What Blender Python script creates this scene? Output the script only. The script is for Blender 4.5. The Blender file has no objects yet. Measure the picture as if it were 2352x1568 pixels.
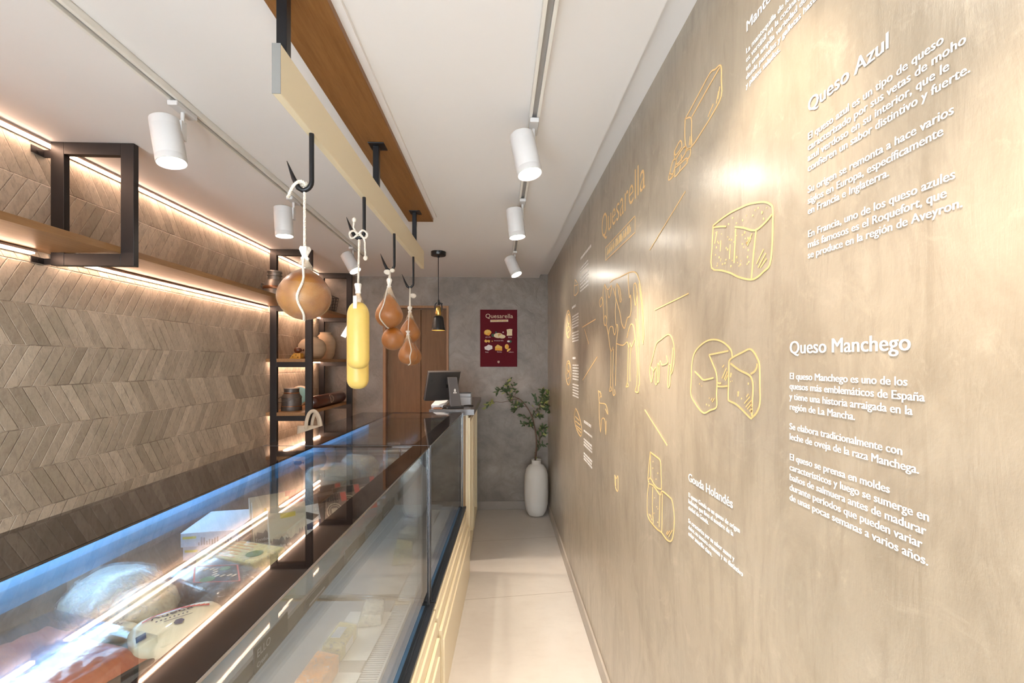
import bpy, math, random
from mathutils import Vector, Matrix, Euler, noise
sc = bpy.context.scene
COL = sc.collection
rnd = random.Random(7)
R = math.radians

# ------------------------------------------------------------------ camera
F, VX, VY, ZC = 1045.0, 1149.0, 831.0, 1.5
PSI = R(2.5)
PX = VX + F * math.tan(PSI)
cam = bpy.data.cameras.new('camera'); camo = bpy.data.objects.new('camera', cam); COL.objects.link(camo)
cam.sensor_fit = 'HORIZONTAL'; cam.sensor_width = 36.0; cam.lens = 36.0 * F / 2352
cam.shift_x = (1176 - PX) / 2352; cam.shift_y = (VY - 784) / 2352
cam.clip_start = 0.02
camo.location = (0, 0, ZC); camo.rotation_euler = (R(90), 0, -PSI)
sc.camera = camo

# ------------------------------------------------------------------ daylight through the shop front, exposure
w = bpy.data.worlds.new('sky'); sc.world = w; w.use_nodes = True
w.node_tree.nodes['Background'].inputs[0].default_value = (0.86, 0.93, 1.0, 1)
w.node_tree.nodes['Background'].inputs[1].default_value = 6.0
vs = sc.view_settings
vs.view_transform = 'Standard'; vs.look = 'None'; vs.gamma = 1; vs.use_curve_mapping = False
vs.exposure = 1.28
sc.cycles.use_denoising = True
sc.cycles.max_bounces = 8; sc.cycles.diffuse_bounces = 4; sc.cycles.glossy_bounces = 4; sc.cycles.transparent_max_bounces = 18
sc.cycles.sample_clamp_indirect = 6
LED = (1.0, 0.66, 0.47); WARM = (1.0, 0.85, 0.68)
LED_E, SPOT_W, LENS_E = 19.0, 26.0, 45.0

# ------------------------------------------------------------------ room dimensions (metres)
WR, WL, YB, YF, H = 0.487, -1.78, 4.64, -1.5, 2.36

def ray(u, v):
    a = (u - PX) / F; b = -(v - VY) / F; s, c = math.sin(PSI), math.cos(PSI)
    return (a * c + s, -a * s + c, b)
def atX(u, v, X): d = ray(u, v); t = X / d[0]; return Vector((X, d[1] * t, ZC + d[2] * t))
def atY(u, v, Y): d = ray(u, v); t = Y / d[1]; return Vector((d[0] * t, Y, ZC + d[2] * t))
def atZ(u, v, Z): d = ray(u, v); t = (Z - ZC) / d[2]; return Vector((d[0] * t, d[1] * t, Z))

# ------------------------------------------------------------------ materials
MATS = {}
def newmat(name):
    m = bpy.data.materials.new(name); m.use_nodes = True; MATS[name] = m
    nt = m.node_tree; b = nt.nodes['Principled BSDF']
    return m, nt, b
def N(nt, typ, **kw):
    n = nt.nodes.new(typ)
    for k, v in kw.items(): setattr(n, k, v)
    return n
def setin(nt, sock, v):
    if isinstance(v, bpy.types.NodeSocket): nt.links.new(v, sock)
    else: sock.default_value = v
def MA(nt, op, a, b=None, c=None):
    n = N(nt, 'ShaderNodeMath', operation=op)
    setin(nt, n.inputs[0], a)
    if b is not None: setin(nt, n.inputs[1], b)
    if c is not None: setin(nt, n.inputs[2], c)
    return n.outputs[0]
def mixc(nt, fac, a, b, typ='MIX'):
    n = N(nt, 'ShaderNodeMix', data_type='RGBA', blend_type=typ)
    setin(nt, n.inputs[0], fac); setin(nt, n.inputs[6], a); setin(nt, n.inputs[7], b)
    return n.outputs[2]
def c4(c): return (c[0], c[1], c[2], 1)
def objco(nt, scale=(1, 1, 1)):
    t = N(nt, 'ShaderNodeTexCoord'); mp = N(nt, 'ShaderNodeMapping'); mp.inputs['Scale'].default_value = scale
    nt.links.new(t.outputs['Object'], mp.inputs[0]); return mp.outputs[0]
def noise_t(nt, co, scale, detail=6, rough=0.6, dist=0.0):
    n = N(nt, 'ShaderNodeTexNoise'); nt.links.new(co, n.inputs['Vector'])
    n.inputs['Scale'].default_value = scale; n.inputs['Detail'].default_value = detail
    n.inputs['Roughness'].default_value = rough; n.inputs['Distortion'].default_value = dist
    return n.outputs['Fac']
def ramp(nt, fac, lo, hi):
    n = N(nt, 'ShaderNodeMapRange'); setin(nt, n.inputs[0], fac)
    n.inputs[1].default_value = lo; n.inputs[2].default_value = hi
    return n.outputs[0]
def bump(nt, b, h, strength, dist=0.01):
    n = N(nt, 'ShaderNodeBump'); n.inputs['Strength'].default_value = strength; n.inputs['Distance'].default_value = dist
    nt.links.new(h, n.inputs['Height']); nt.links.new(n.outputs[0], b.inputs['Normal'])
def mat(name, col, rough=0.5, metal=0.0, col2=None, nscale=20, stretch=(1, 1, 1), bmp=0, coat=0, spec=0.5, emit=None, sss=0, trans=0):
    m, nt, b = newmat(name)
    b.inputs['Base Color'].default_value = c4(col); b.inputs['Roughness'].default_value = rough
    b.inputs['Metallic'].default_value = metal; b.inputs['Coat Weight'].default_value = coat
    b.inputs['Specular IOR Level'].default_value = spec
    if col2 is not None or bmp:
        f = noise_t(nt, objco(nt, stretch), nscale)
        if col2 is not None: nt.links.new(mixc(nt, ramp(nt, f, .3, .7), c4(col), c4(col2)), b.inputs['Base Color'])
        if bmp: bump(nt, b, f, bmp)
    if emit: b.inputs['Emission Color'].default_value = c4(emit[0]); b.inputs['Emission Strength'].default_value = emit[1]
    if sss: b.inputs['Subsurface Weight'].default_value = sss; b.inputs['Subsurface Radius'].default_value = (.02, .01, .005)
    if trans: b.inputs['Transmission Weight'].default_value = trans
    return m
def glass(name, tint=(1, 1, 1), rough=0.0, ior=1.5, extra=0.0, bmp=0, nscale=30):
    m, nt, b = newmat(name); nt.nodes.remove(b)
    out = nt.nodes['Material Output']
    fr = N(nt, 'ShaderNodeFresnel'); ge = N(nt, 'ShaderNodeNewGeometry')
    nt.links.new(MA(nt, 'ADD', MA(nt, 'MULTIPLY', ge.outputs['Backfacing'], 1 / ior - ior), ior), fr.inputs[0])
    tr = N(nt, 'ShaderNodeBsdfTransparent'); tr.inputs[0].default_value = c4(tint)
    gl = N(nt, 'ShaderNodeBsdfGlossy'); gl.inputs['Roughness'].default_value = rough
    mx = N(nt, 'ShaderNodeMixShader')
    fac = MA(nt, 'MINIMUM', MA(nt, 'ADD', fr.outputs[0], extra), 1.0)
    nt.links.new(fac, mx.inputs[0]); nt.links.new(tr.outputs[0], mx.inputs[1]); nt.links.new(gl.outputs[0], mx.inputs[2])
    nt.links.new(mx.outputs[0], out.inputs[0])
    if bmp:
        f = noise_t(nt, objco(nt), nscale, 3); bn = N(nt, 'ShaderNodeBump'); bn.inputs['Strength'].default_value = bmp; bn.inputs['Distance'].default_value = .02
        nt.links.new(f, bn.inputs['Height']); nt.links.new(bn.outputs[0], gl.inputs['Normal']); nt.links.new(bn.outputs[0], fr.inputs['Normal'])
    return m
def film(name, col, alpha=0.4, bmp=0.6, nscale=35):
    """cloudy plastic wrap: part clear, part white, with glossy wrinkles"""
    m, nt, b = newmat(name)
    b.inputs['Base Color'].default_value = c4(col); b.inputs['Roughness'].default_value = .12
    f = noise_t(nt, objco(nt), nscale, 5, .6, 1.2)
    nt.links.new(MA(nt, 'MULTIPLY', ramp(nt, f, .3, .75), alpha), b.inputs['Alpha'])
    bump(nt, b, f, bmp, .02)
    b.inputs['Coat Weight'].default_value = 1.0
    return m
def emis(name, col, s):
    m, nt, b = newmat(name)
    b.inputs['Base Color'].default_value = (.8, .8, .8, 1)
    b.inputs['Emission Color'].default_value = c4(col); b.inputs['Emission Strength'].default_value = s
    return m
def wood(name, c1, c2, axis, rough=.45, scale=9):
    m, nt, b = newmat(name)
    st = {'y': (14, 1, 14), 'z': (14, 14, 1), 'x': (1, 14, 14)}[axis]
    co = objco(nt, st)
    f = noise_t(nt, co, scale * .5, 8, .65, .6)
    g = noise_t(nt, objco(nt, tuple(s * 5 for s in st)), scale, 3, .6)
    fac = ramp(nt, MA(nt, 'ADD', MA(nt, 'MULTIPLY', f, .7), MA(nt, 'MULTIPLY', g, .3)), .35, .65)
    nt.links.new(mixc(nt, fac, c4(c1), c4(c2)), b.inputs['Base Color'])
    b.inputs['Roughness'].default_value = rough
    bump(nt, b, g, .12, .002)
    return m
def cement(name, c1, c2, c3, rough, stretch, bmp, coat=0.0, crough=.2, trowel=False):
    m, nt, b = newmat(name)
    co = objco(nt, stretch)
    a = noise_t(nt, co, 1.3, 8, .62, 1.6); d = noise_t(nt, co, 7, 9, .68, 1.0); e = noise_t(nt, objco(nt), 45, 5, .6)
    c = mixc(nt, ramp(nt, a, .32, .68), c4(c1), c4(c2))
    c = mixc(nt, MA(nt, 'MULTIPLY', ramp(nt, d, .45, .8), .8), c, c4(c3))
    if trowel:
        s1 = noise_t(nt, objco(nt, (3, 7, 1.1)), 4.5, 7, .7, .6); s2 = noise_t(nt, objco(nt, (2, 2.2, 2.2)), 2.6, 10, .74, 2.6)
        c = mixc(nt, MA(nt, 'MULTIPLY', ramp(nt, s1, .5, .75), .55), c, c4(c3))
        c = mixc(nt, MA(nt, 'MULTIPLY', ramp(nt, s2, .56, .70), .5), c, c4([min(1, q * 1.22) for q in c2]))
        d = MA(nt, 'ADD', MA(nt, 'MULTIPLY', d, .55), MA(nt, 'MULTIPLY', s1, .45))
    nt.links.new(c, b.inputs['Base Color'])
    r = MA(nt, 'ADD', MA(nt, 'MULTIPLY', d, .22), rough - .11); nt.links.new(r, b.inputs['Roughness'])
    h = MA(nt, 'ADD', MA(nt, 'MULTIPLY', d, .8), MA(nt, 'MULTIPLY', e, .25))
    bump(nt, b, h, bmp, .012)
    b.inputs['Coat Weight'].default_value = coat; b.inputs['Coat Roughness'].default_value = crough
    return m

def chevron():
    m, nt, b = newmat('chevron_stone_tile')
    t = N(nt, 'ShaderNodeTexCoord'); s = N(nt, 'ShaderNodeSeparateXYZ'); nt.links.new(t.outputs['Object'], s.inputs[0])
    hgt, pit, tn = .157, .0492, .577
    row = MA(nt, 'DIVIDE', MA(nt, 'SUBTRACT', s.outputs[2], 1.5635 - 20 * hgt), hgt)
    ri = MA(nt, 'FLOOR', row); fr = MA(nt, 'SUBTRACT', row, ri)
    par = MA(nt, 'MODULO', ri, 2.0)                       # 19 = '/', 20 = backslash
    sg = MA(nt, 'SUBTRACT', MA(nt, 'MULTIPLY', par, 2.0), 1.0)
    sh = MA(nt, 'MULTIPLY', MA(nt, 'MULTIPLY', MA(nt, 'SUBTRACT', fr, .5), hgt * tn), sg)
    y = MA(nt, 'ADD', MA(nt, 'SUBTRACT', s.outputs[1], sh), MA(nt, 'MULTIPLY', ri, .0137))
    q = MA(nt, 'DIVIDE', y, pit); qi = MA(nt, 'FLOOR', q); qf = MA(nt, 'SUBTRACT', q, qi)
    cmb = N(nt, 'ShaderNodeCombineXYZ'); nt.links.new(qi, cmb.inputs[0]); nt.links.new(ri, cmb.inputs[1])
    wn = N(nt, 'ShaderNodeTexWhiteNoise', noise_dimensions='2D'); nt.links.new(cmb.outputs[0], wn.inputs['Vector'])
    big = N(nt, 'ShaderNodeCombineXYZ')
    nt.links.new(MA(nt, 'FLOOR', MA(nt, 'DIVIDE', qi, 4.0)), big.inputs[0]); nt.links.new(ri, big.inputs[1])
    wn2 = N(nt, 'ShaderNodeTexWhiteNoise', noise_dimensions='2D'); nt.links.new(big.outputs[0], wn2.inputs['Vector'])
    tone = MA(nt, 'ADD', MA(nt, 'MULTIPLY', wn.outputs['Value'], .55), MA(nt, 'MULTIPLY', wn2.outputs['Value'], .45))
    gr = noise_t(nt, objco(nt, (10, 20, 10)), 2.2, 10, .78, .9)
    g2 = noise_t(nt, objco(nt), 5.0, 8, .7, .5)
    c = mixc(nt, tone, (.33, .275, .21, 1), (.64, .55, .44, 1))
    c = mixc(nt, MA(nt, 'MULTIPLY', ramp(nt, gr, .46, .68), .6), c, (.21, .17, .13, 1))
    c = mixc(nt, MA(nt, 'MULTIPLY', ramp(nt, g2, .5, .68), .4), c, (.31, .29, .215, 1))
    # joints
    d1 = MA(nt, 'MULTIPLY', MA(nt, 'MINIMUM', qf, MA(nt, 'SUBTRACT', 1.0, qf)), pit)
    d2 = MA(nt, 'MULTIPLY', MA(nt, 'MINIMUM', fr, MA(nt, 'SUBTRACT', 1.0, fr)), hgt)
    jt = MA(nt, 'MINIMUM', d1, d2)
    jm = ramp(nt, jt, .0016, .0008)
    jc = mixc(nt, ramp(nt, g2, .45, .55), (.70, .62, .52, 1), (.17, .135, .11, 1))
    c = mixc(nt, MA(nt, 'MULTIPLY', jm, .85), c, jc)
    nt.links.new(c, b.inputs['Base Color']); b.inputs['Roughness'].default_value = .6
    h = MA(nt, 'ADD', MA(nt, 'MULTIPLY', gr, .5), MA(nt, 'MULTIPLY', ramp(nt, jt, 0, .003), .5))
    bump(nt, b, h, .7, .008)
    return m

def floortile():
    m, nt, b = newmat('beige_stone_tile')
    mp = N(nt, 'ShaderNodeMapping'); t = N(nt, 'ShaderNodeTexCoord'); nt.links.new(t.outputs['Object'], mp.inputs[0])
    mp.inputs['Rotation'].default_value = (0, 0, R(-6))
    s = N(nt, 'ShaderNodeSeparateXYZ'); nt.links.new(mp.outputs[0], s.inputs[0])
    y0 = 3.82
    q = MA(nt, 'DIVIDE', MA(nt, 'SUBTRACT', s.outputs[1], y0 - .93 * 8), .93); qi = MA(nt, 'FLOOR', q); qf = MA(nt, 'SUBTRACT', q, qi)
    x = MA(nt, 'DIVIDE', MA(nt, 'ADD', s.outputs[0], 6.12), 1.2); xi = MA(nt, 'FLOOR', x); xf = MA(nt, 'SUBTRACT', x, xi)
    d = MA(nt, 'MULTIPLY', MA(nt, 'MINIMUM', MA(nt, 'MINIMUM', qf, MA(nt, 'SUBTRACT', 1.0, qf)), MA(nt, 'MINIMUM', xf, MA(nt, 'SUBTRACT', 1.0, xf))), .93)
    a = noise_t(nt, objco(nt, (1, 1, 1)), 2.2, 8, .62, .5); e = noise_t(nt, objco(nt, (1, 3, 1)), 9, 8, .65)
    c = mixc(nt, ramp(nt, a, .3, .7), (.61, .555, .50, 1), (.69, .64, .585, 1))
    c = mixc(nt, MA(nt, 'MULTIPLY', ramp(nt, e, .5, .8), .4), c, (.55, .495, .44, 1))
    c = mixc(nt, MA(nt, 'MULTIPLY', ramp(nt, d, .0026, .0014), .9), c, (.34, .27, .22, 1))
    nt.links.new(c, b.inputs['Base Color']); b.inputs['Roughness'].default_value = .38
    bump(nt, b, e, .04, .004)
    return m

def netcheese(name, c1, c2, c3, mesh=True):
    m, nt, b = newmat(name)
    co = objco(nt)
    a = noise_t(nt, co, 14, 5, .6, .4); d = noise_t(nt, co, 6, 3)
    c = mixc(nt, ramp(nt, a, .3, .7), c4(c1), c4(c2))
    c = mixc(nt, ramp(nt, d, .52, .7), c, c4(c3))
    nt.links.new(c, b.inputs['Base Color']); b.inputs['Roughness'].default_value = .38
    b.inputs['Subsurface Weight'].default_value = .04; b.inputs['Subsurface Radius'].default_value = (.02, .01, .004)
    b.inputs['Coat Weight'].default_value = .1
    return m
def netfabric(name, cell, thick, col=(.9, .86, .8)):
    """knitted net sleeve: threads on a diagonal lattice round the axis, open between"""
    m, nt, b = newmat(name)
    t = N(nt, 'ShaderNodeTexCoord'); s = N(nt, 'ShaderNodeSeparateXYZ'); nt.links.new(t.outputs['UV'], s.inputs[0])
    def thread(e):
        f = MA(nt, 'FRACT', e); return MA(nt, 'MINIMUM', f, MA(nt, 'SUBTRACT', 1.0, f))
    u = MA(nt, 'MULTIPLY', s.outputs[0], cell[0]); v = MA(nt, 'MULTIPLY', s.outputs[1], cell[1])
    d = MA(nt, 'MINIMUM', thread(MA(nt, 'ADD', u, v)), thread(MA(nt, 'SUBTRACT', u, v)))
    lw = N(nt, 'ShaderNodeLayerWeight'); lw.inputs[0].default_value = .5
    al = MA(nt, 'MAXIMUM', ramp(nt, d, thick, thick * .6), MA(nt, 'MULTIPLY', MA(nt, 'POWER', lw.outputs['Facing'], 5.0), .9))
    top = ramp(nt, s.outputs[1], .80, .98)
    nt.links.new(MA(nt, 'MINIMUM', MA(nt, 'MAXIMUM', MA(nt, 'MULTIPLY', al, .22), MA(nt, 'MULTIPLY', top, .5)), 1.0), b.inputs['Alpha'])
    b.inputs['Base Color'].default_value = c4(col); b.inputs['Roughness'].default_value = .6
    return m

# ------------------------------------------------------------------ mesh builder
class MB:
    def __init__(s, M=None): s.v = []; s.f = []; s.uv = {}; s.M = M or Matrix.Identity(4)
    def add(s, vs, fs):
        o = len(s.v); s.v += [s.M @ Vector(v) for v in vs]; s.f += [tuple(i + o for i in f) for f in fs]; return s
    def box(s, x0, x1, y0, y1, z0, z1):
        v = [(x, y, z) for z in (z0, z1) for y in (y0, y1) for x in (x0, x1)]
        return s.add(v, [(0, 2, 3, 1), (4, 5, 7, 6), (0, 1, 5, 4), (2, 6, 7, 3), (0, 4, 6, 2), (1, 3, 7, 5)])
    def quad(s, a, b, c, d): return s.add([a, b, c, d], [(0, 1, 2, 3)])
    def obox(s, c, size, rot=(0, 0, 0)):
        M = Matrix.Translation(c) @ Euler(rot).to_matrix().to_4x4()
        a, b_, c_ = size[0] / 2, size[1] / 2, size[2] / 2
        v = [M @ Vector((x, y, z)) for z in (-c_, c_) for y in (-b_, b_) for x in (-a, a)]
        return s.add(v, [(0, 2, 3, 1), (4, 5, 7, 6), (0, 1, 5, 4), (2, 6, 7, 3), (0, 4, 6, 2), (1, 3, 7, 5)])
    def tube(s, pts, r, n=8, caps=True, closed=False):
        pts = [Vector(p) for p in pts]; k = len(pts)
        rs = r if isinstance(r, (list, tuple)) else [r] * k
        vs, fs = [], []; up = None
        for i, p in enumerate(pts):
            if closed: d = pts[(i + 1) % k] - pts[i - 1]
            else: d = pts[min(i + 1, k - 1)] - pts[max(i - 1, 0)]
            d = d.normalized() if d.length > 1e-9 else Vector((0, 0, 1))
            if up is None: up = Vector((1, 0, 0)) if abs(d.x) < .8 else Vector((0, 1, 0))
            a = d.cross(up)
            if a.length < 1e-6: a = d.orthogonal()
            a.normalize(); b = d.cross(a).normalized(); up = -(d.cross(a)).cross(d).cross(d) if False else a.cross(d)
            for j in range(n):
                t = 2 * math.pi * j / n; vs.append(p + (a * math.cos(t) + b * math.sin(t)) * rs[i])
        for i in range(k if closed else k - 1):
            for j in range(n):
                i2 = (i + 1) % k; fs.append((i * n + j, i * n + (j + 1) % n, i2 * n + (j + 1) % n, i2 * n + j))
        if caps and not closed: fs.append(tuple(range(n - 1, -1, -1))); fs.append(tuple((k - 1) * n + j for j in range(n)))
        return s.add(vs, fs)
    def cyl(s, p0, p1, r0, r1=None, n=24): return s.tube([p0, p1], [r0, r0 if r1 is None else r1], n)
    def lathe(s, prof, c=(0, 0, 0), n=40, M=None, caps=True, wob=None):
        vs, fs = [], []; c = Vector(c)
        for i, (r, z) in enumerate(prof):
            for j in range(n):
                t = 2 * math.pi * j / n
                rr = r * (wob(t, z) if wob else 1)
                p = Vector((rr * math.cos(t), rr * math.sin(t), z))
                vs.append((M @ p if M else p) + c)
        o = len(s.f); k = len(prof)
        for i in range(k - 1):
            for j in range(n):
                s.uv[len(s.f) + len(fs)] = [(j / n, i / (k - 1)), ((j + 1) / n, i / (k - 1)), ((j + 1) / n, (i + 1) / (k - 1)), (j / n, (i + 1) / (k - 1))]
                fs.append((i * n + j, i * n + (j + 1) % n, (i + 1) * n + (j + 1) % n, (i + 1) * n + j))
        if caps:
            fs.append(tuple(range(n - 1, -1, -1))); fs.append(tuple((k - 1) * n + j for j in range(n)))
        return s.add(vs, fs)
    def prism(s, poly, fn, t0, t1):
        """poly: 2-D outline; fn(a,b,t)->xyz"""
        n = len(poly); vs = [fn(a, b, t0) for a, b in poly] + [fn(a, b, t1) for a, b in poly]
        fs = [tuple(range(n - 1, -1, -1)), tuple(range(n, 2 * n))] + [(i, (i + 1) % n, n + (i + 1) % n, n + i) for i in range(n)]
        return s.add(vs, fs)
    def build(s, name, m, parent=None, smooth=None, bevel=0, seg=2, flip=True):
        me = bpy.data.meshes.new(name)
        off = Vector(parent_loc(parent)) if parent else Vector((0, 0, 0))
        me.from_pydata([v - off for v in s.v], [], s.f)
        if s.uv:
            ul = me.uv_layers.new(name='UVMap')
            for p in me.polygons:
                if p.index in s.uv:
                    for li, uv in zip(p.loop_indices, s.uv[p.index]): ul.data[li].uv = uv
        if flip and not getattr(s, 'noflip', False):
            import bmesh
            bm = bmesh.new(); bm.from_mesh(me); bmesh.ops.recalc_face_normals(bm, faces=bm.faces); bm.to_mesh(me); bm.free()
        me.materials.append(MATS[m] if isinstance(m, str) else m)
        if smooth:
            me.polygons.foreach_set('use_smooth', [True] * len(me.polygons)); me.set_sharp_from_angle(angle=R(smooth))
        o = bpy.data.objects.new(name, me); COL.objects.link(o)
        if parent: o.parent = parent
        if bevel:
            bv = o.modifiers.new('edge', 'BEVEL'); bv.width = bevel; bv.segments = seg; bv.limit_method = 'ANGLE'
        return o
def parent_loc(p):
    v = Vector((0, 0, 0))
    while p: v += p.location; p = p.parent
    return v
def tag(o, label=None, cat=None, group=None, kind=None):
    if label: o['label'] = label
    if cat: o['category'] = cat
    if group: o['group'] = group
    if kind: o['kind'] = kind
    return o
def thing(name, loc, label, cat, group=None):
    o = bpy.data.objects.new(name, None); COL.objects.link(o); o.location = loc; o.empty_display_size = .05
    return tag(o, label, cat, group)
def struct(o, label=None): o['kind'] = 'structure'; return o
def dup(root, loc, label, deep=True):
    r = root.copy(); COL.objects.link(r); r.location = loc; r['label'] = label
    for ch in list(root.children):
        c = ch.copy(); COL.objects.link(c); c.parent = r
        for g in list(ch.children):
            d = g.copy(); COL.objects.link(d); d.parent = c
    return r
def smoothpts(pts, sub=4, closed=False):
    P = [Vector(p) for p in pts]; n = len(P); out = []
    for i in range(n if closed else n - 1):
        if closed: p0, p1, p2, p3 = P[i - 1], P[i], P[(i + 1) % n], P[(i + 2) % n]
        else: p0, p1, p2, p3 = P[max(i - 1, 0)], P[i], P[i + 1], P[min(i + 2, n - 1)]
        for k in range(sub):
            t = k / sub
            out.append(.5 * ((2 * p1) + (p2 - p0) * t + (2 * p0 - 5 * p1 + 4 * p2 - p3) * t * t + (3 * p1 - p0 - 3 * p2 + p3) * t ** 3))
    if not closed: out.append(P[-1])
    return out
def text_mesh(mb, body, fn, size, xs=1.0, weight=0.0, t=0.0006, align='LEFT', space=1.0, bold=0):
    """letters laid out flat; fn(x, y, t) puts them in the world"""
    cu = bpy.data.curves.new('letters', 'FONT'); cu.body = body; cu.size = size; cu.offset = weight * size; cu.align_x = align
    cu.space_character = space; cu.resolution_u = 3; cu.extrude = t / 2
    o = bpy.data.objects.new('letters', cu); COL.objects.link(o)
    dg = bpy.context.evaluated_depsgraph_get(); dg.update()
    me = o.evaluated_get(dg).to_mesh()
    for dx in ((-bold * size, bold * size) if bold else (0,)):
        mb.add([fn(v.co.x * xs + dx, v.co.y, v.co.z + t / 2 + (.00006 if dx > 0 else 0)) for v in me.vertices], [tuple(p.vertices) for p in me.polygons])
    mb.noflip = True
    wd = max([v.co.x for v in me.vertices] or [0]) * xs
    o.evaluated_get(dg).to_mesh_clear(); bpy.data.objects.remove(o); bpy.data.curves.remove(cu)
    return wd
def text_width(body, size):
    cu = bpy.data.curves.new('letters', 'FONT'); cu.body = body; cu.size = size
    o = bpy.data.objects.new('letters', cu); COL.objects.link(o); bpy.context.view_layer.update()
    wd = o.dimensions.x; bpy.data.objects.remove(o); bpy.data.curves.remove(cu); return wd

# ------------------------------------------------------------------ material list
chevron(); floortile()
cement('polished_plaster', (.335, .278, .205), (.44, .375, .285), (.245, .197, .14), .34, (1, 1, .5), .20, .5, .26, trowel=True)
cement('grey_plaster', (.19, .157, .13), (.345, .295, .252), (.14, .113, .092), .42, (1, 1, 1), .8, .2, .3)
mat('ceiling_white', (.80, .775, .76), .7)
mat('skirting', (.50, .44, .38), .45, col2=(.44, .385, .33), nscale=6)
mat('skirting_dark', (.33, .285, .25), .5, col2=(.29, .25, .215), nscale=6)
mat('black_steel', (.022, .018, .018), .42, .3, bmp=.03, nscale=200)
mat('black_iron', (.018, .018, .02), .35, .6)
wood('shelf_oak', (.25, .125, .048), (.34, .185, .078), 'y', .4)
wood('beam_oak', (.19, .08, .02), (.29, .135, .042), 'y', .45, 7)
wood('door_oak', (.16, .078, .032), (.22, .115, .05), 'z', .6)
wood('doorframe_oak', (.28, .135, .05), (.36, .18, .075), 'z', .45)
wood('side_oak', (.30, .19, .09), (.38, .25, .125), 'z', .45)
mat('bar_cream', (.80, .70, .50), .45)
mat('bar_end', (.20, .195, .185), .5)
mat('cream_lacquer', (.84, .735, .53), .35)
mat('track_white', (.78, .755, .70), .45)
mat('track_slot', (.34, .32, .30), .5)
mat('lamp_white', (.60, .585, .575), .4)
emis('lamp_lens', (1, .93, .82), LENS_E)
emis('led_line', LED, LED_E)
emis('cool_led', (.42, .70, 1.0), 7)
emis('bulb_warm', (1, .78, .45), 12)
mat('led_profile', (.55, .45, .38), .4, .6)
mat('vinyl_white', (.88, .855, .83), .5)
mat('vinyl_gold', (.80, .545, .24), .45)
mat('poster_red', (.115, .008, .016), .7, spec=.15)
mat('poster_sand', (.72, .58, .42), .6)
for n_, c_ in dict(p_yel=(.78, .50, .10), p_org=(.80, .36, .03), p_cream=(.78, .66, .42), p_white=(.75, .70, .68), p_green=(.03, .09, .05), p_tan=(.62, .40, .12), p_pink=(.62, .48, .48)).items(): mat(n_, c_, .6)
glass('clear_glass', (.975, .985, .985), ior=1.5)
glass('front_pane', (.97, .985, .985), ior=1.45)
glass('clear_plastic', (.97, .98, .98), .05, 1.45, .0, .035, 14)
mat('glass_edge', (.035, .06, .06), .1, spec=.8)
mat('black_glass', (.016, .012, .011), .03, spec=.75)
mat('dark_alu', (.035, .04, .05), .32, .5)
mat('blue_alu', (.12, .27, .48), .28, .1)
mat('steel', (.55, .56, .58), .28, 1.0, bmp=.02, nscale=120)
mat('case_white', (.50, .46, .42), .4)
mat('case_grey', (.32, .30, .285), .35)
mat('painted_blue_glow', (.17, .38, .62), .4)  # flat blue colour standing for the glow at the case back
mat('rubber_black', (.012, .012, .013), .5)
mat('stone_top', (.095, .082, .078), .25, col2=(.14, .12, .115), nscale=18, spec=.6)
mat('rope', (.80, .74, .64), .85, bmp=.6, nscale=240)
netcheese('brown_cheese', (.14, .042, .007), (.26, .085, .012), (.36, .16, .02))
netcheese('amber_cheese', (.28, .085, .010), (.38, .135, .017), (.31, .10, .012))
netcheese('yellow_cheese', (.72, .50, .10), (.76, .56, .14), (.74, .53, .12))
netfabric('net_sleeve', (70, 46), .13, (.80, .68, .52))
netfabric('net_fine', (90, 60), .10, (.84, .66, .46))
mat('net_knot', (.86, .82, .76), .6, bmp=.6, nscale=90)
mat('paper_white', (.84, .82, .78), .7)
mat('brass', (.62, .43, .14), .28, 1.0)
mat('lamp_black', (.02, .02, .021), .3, .2)
mat('lamp_inside', (.75, .52, .18), .35, .3)
mat('vase_white', (.74, .70, .645), .75, bmp=.15, nscale=120)
mat('bark', (.17, .10, .065), .8, col2=(.11, .065, .045), nscale=40, bmp=.4)
mat('leaf_dark', (.045, .085, .028), .45)
mat('leaf_light', (.30, .32, .09), .5)
mat('monitor_dark', (.045, .043, .045), .38)
mat('monitor_grey', (.11, .10, .10), .4)
mat('printer_grey', (.36, .37, .40), .4)
mat('old_tin', (.19, .17, .155), .5, .75, col2=(.12, .10, .09), nscale=14, bmp=.15)
mat('milkcan_tin', (.34, .315, .29), .42, .8, col2=(.24, .21, .19), nscale=10, bmp=.12)
mat('copper_band', (.33, .15, .08), .35, .8)
mat('clay', (.55, .42, .29), .85, col2=(.47, .35, .235), nscale=7, stretch=(1, 1, 6), bmp=.2)
mat('dark_cheese', (.10, .030, .012), .4)
mat('cheese_yellow_block', (.62, .32, .04), .5)
mat('cheese_hole', (.22, .10, .02), .7)
mat('salami', (.085, .022, .012), .32, col2=(.06, .016, .01), nscale=20, coat=.4)
mat('label_cream', (.74, .60, .45), .6)
mat('tin_blue', (.24, .52, .58), .4)
mat('canvas', (.66, .57, .44), .9, bmp=.4, nscale=300)
mat('salmon', (.55, .13, .06), .35, col2=(.72, .24, .12), nscale=16, stretch=(1, 5, 1), coat=.6, sss=.15)
mat('tray_black', (.02, .02, .02), .35)
mat('cheese_white', (.82, .78, .69), .42, col2=(.78, .72, .60), nscale=9, coat=.5, sss=.1)
mat('cheese_ivory', (.80, .72, .54), .4, col2=(.76, .66, .46), nscale=8, coat=.6)
film('wrap_film', (.93, .95, 1.0), .75)
film('wrap_thin', (.95, .97, 1.0), .45, .7, 50)
mat('box_white', (.80, .81, .84), .5)
mat('box_lilac', (.60, .60, .68), .55)
mat('print_navy', (.03, .045, .12), .5)
mat('print_red', (.62, .045, .03), .45)
mat('print_grey', (.22, .21, .21), .55)
mat('print_yellow', (.72, .58, .08), .5)
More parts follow.
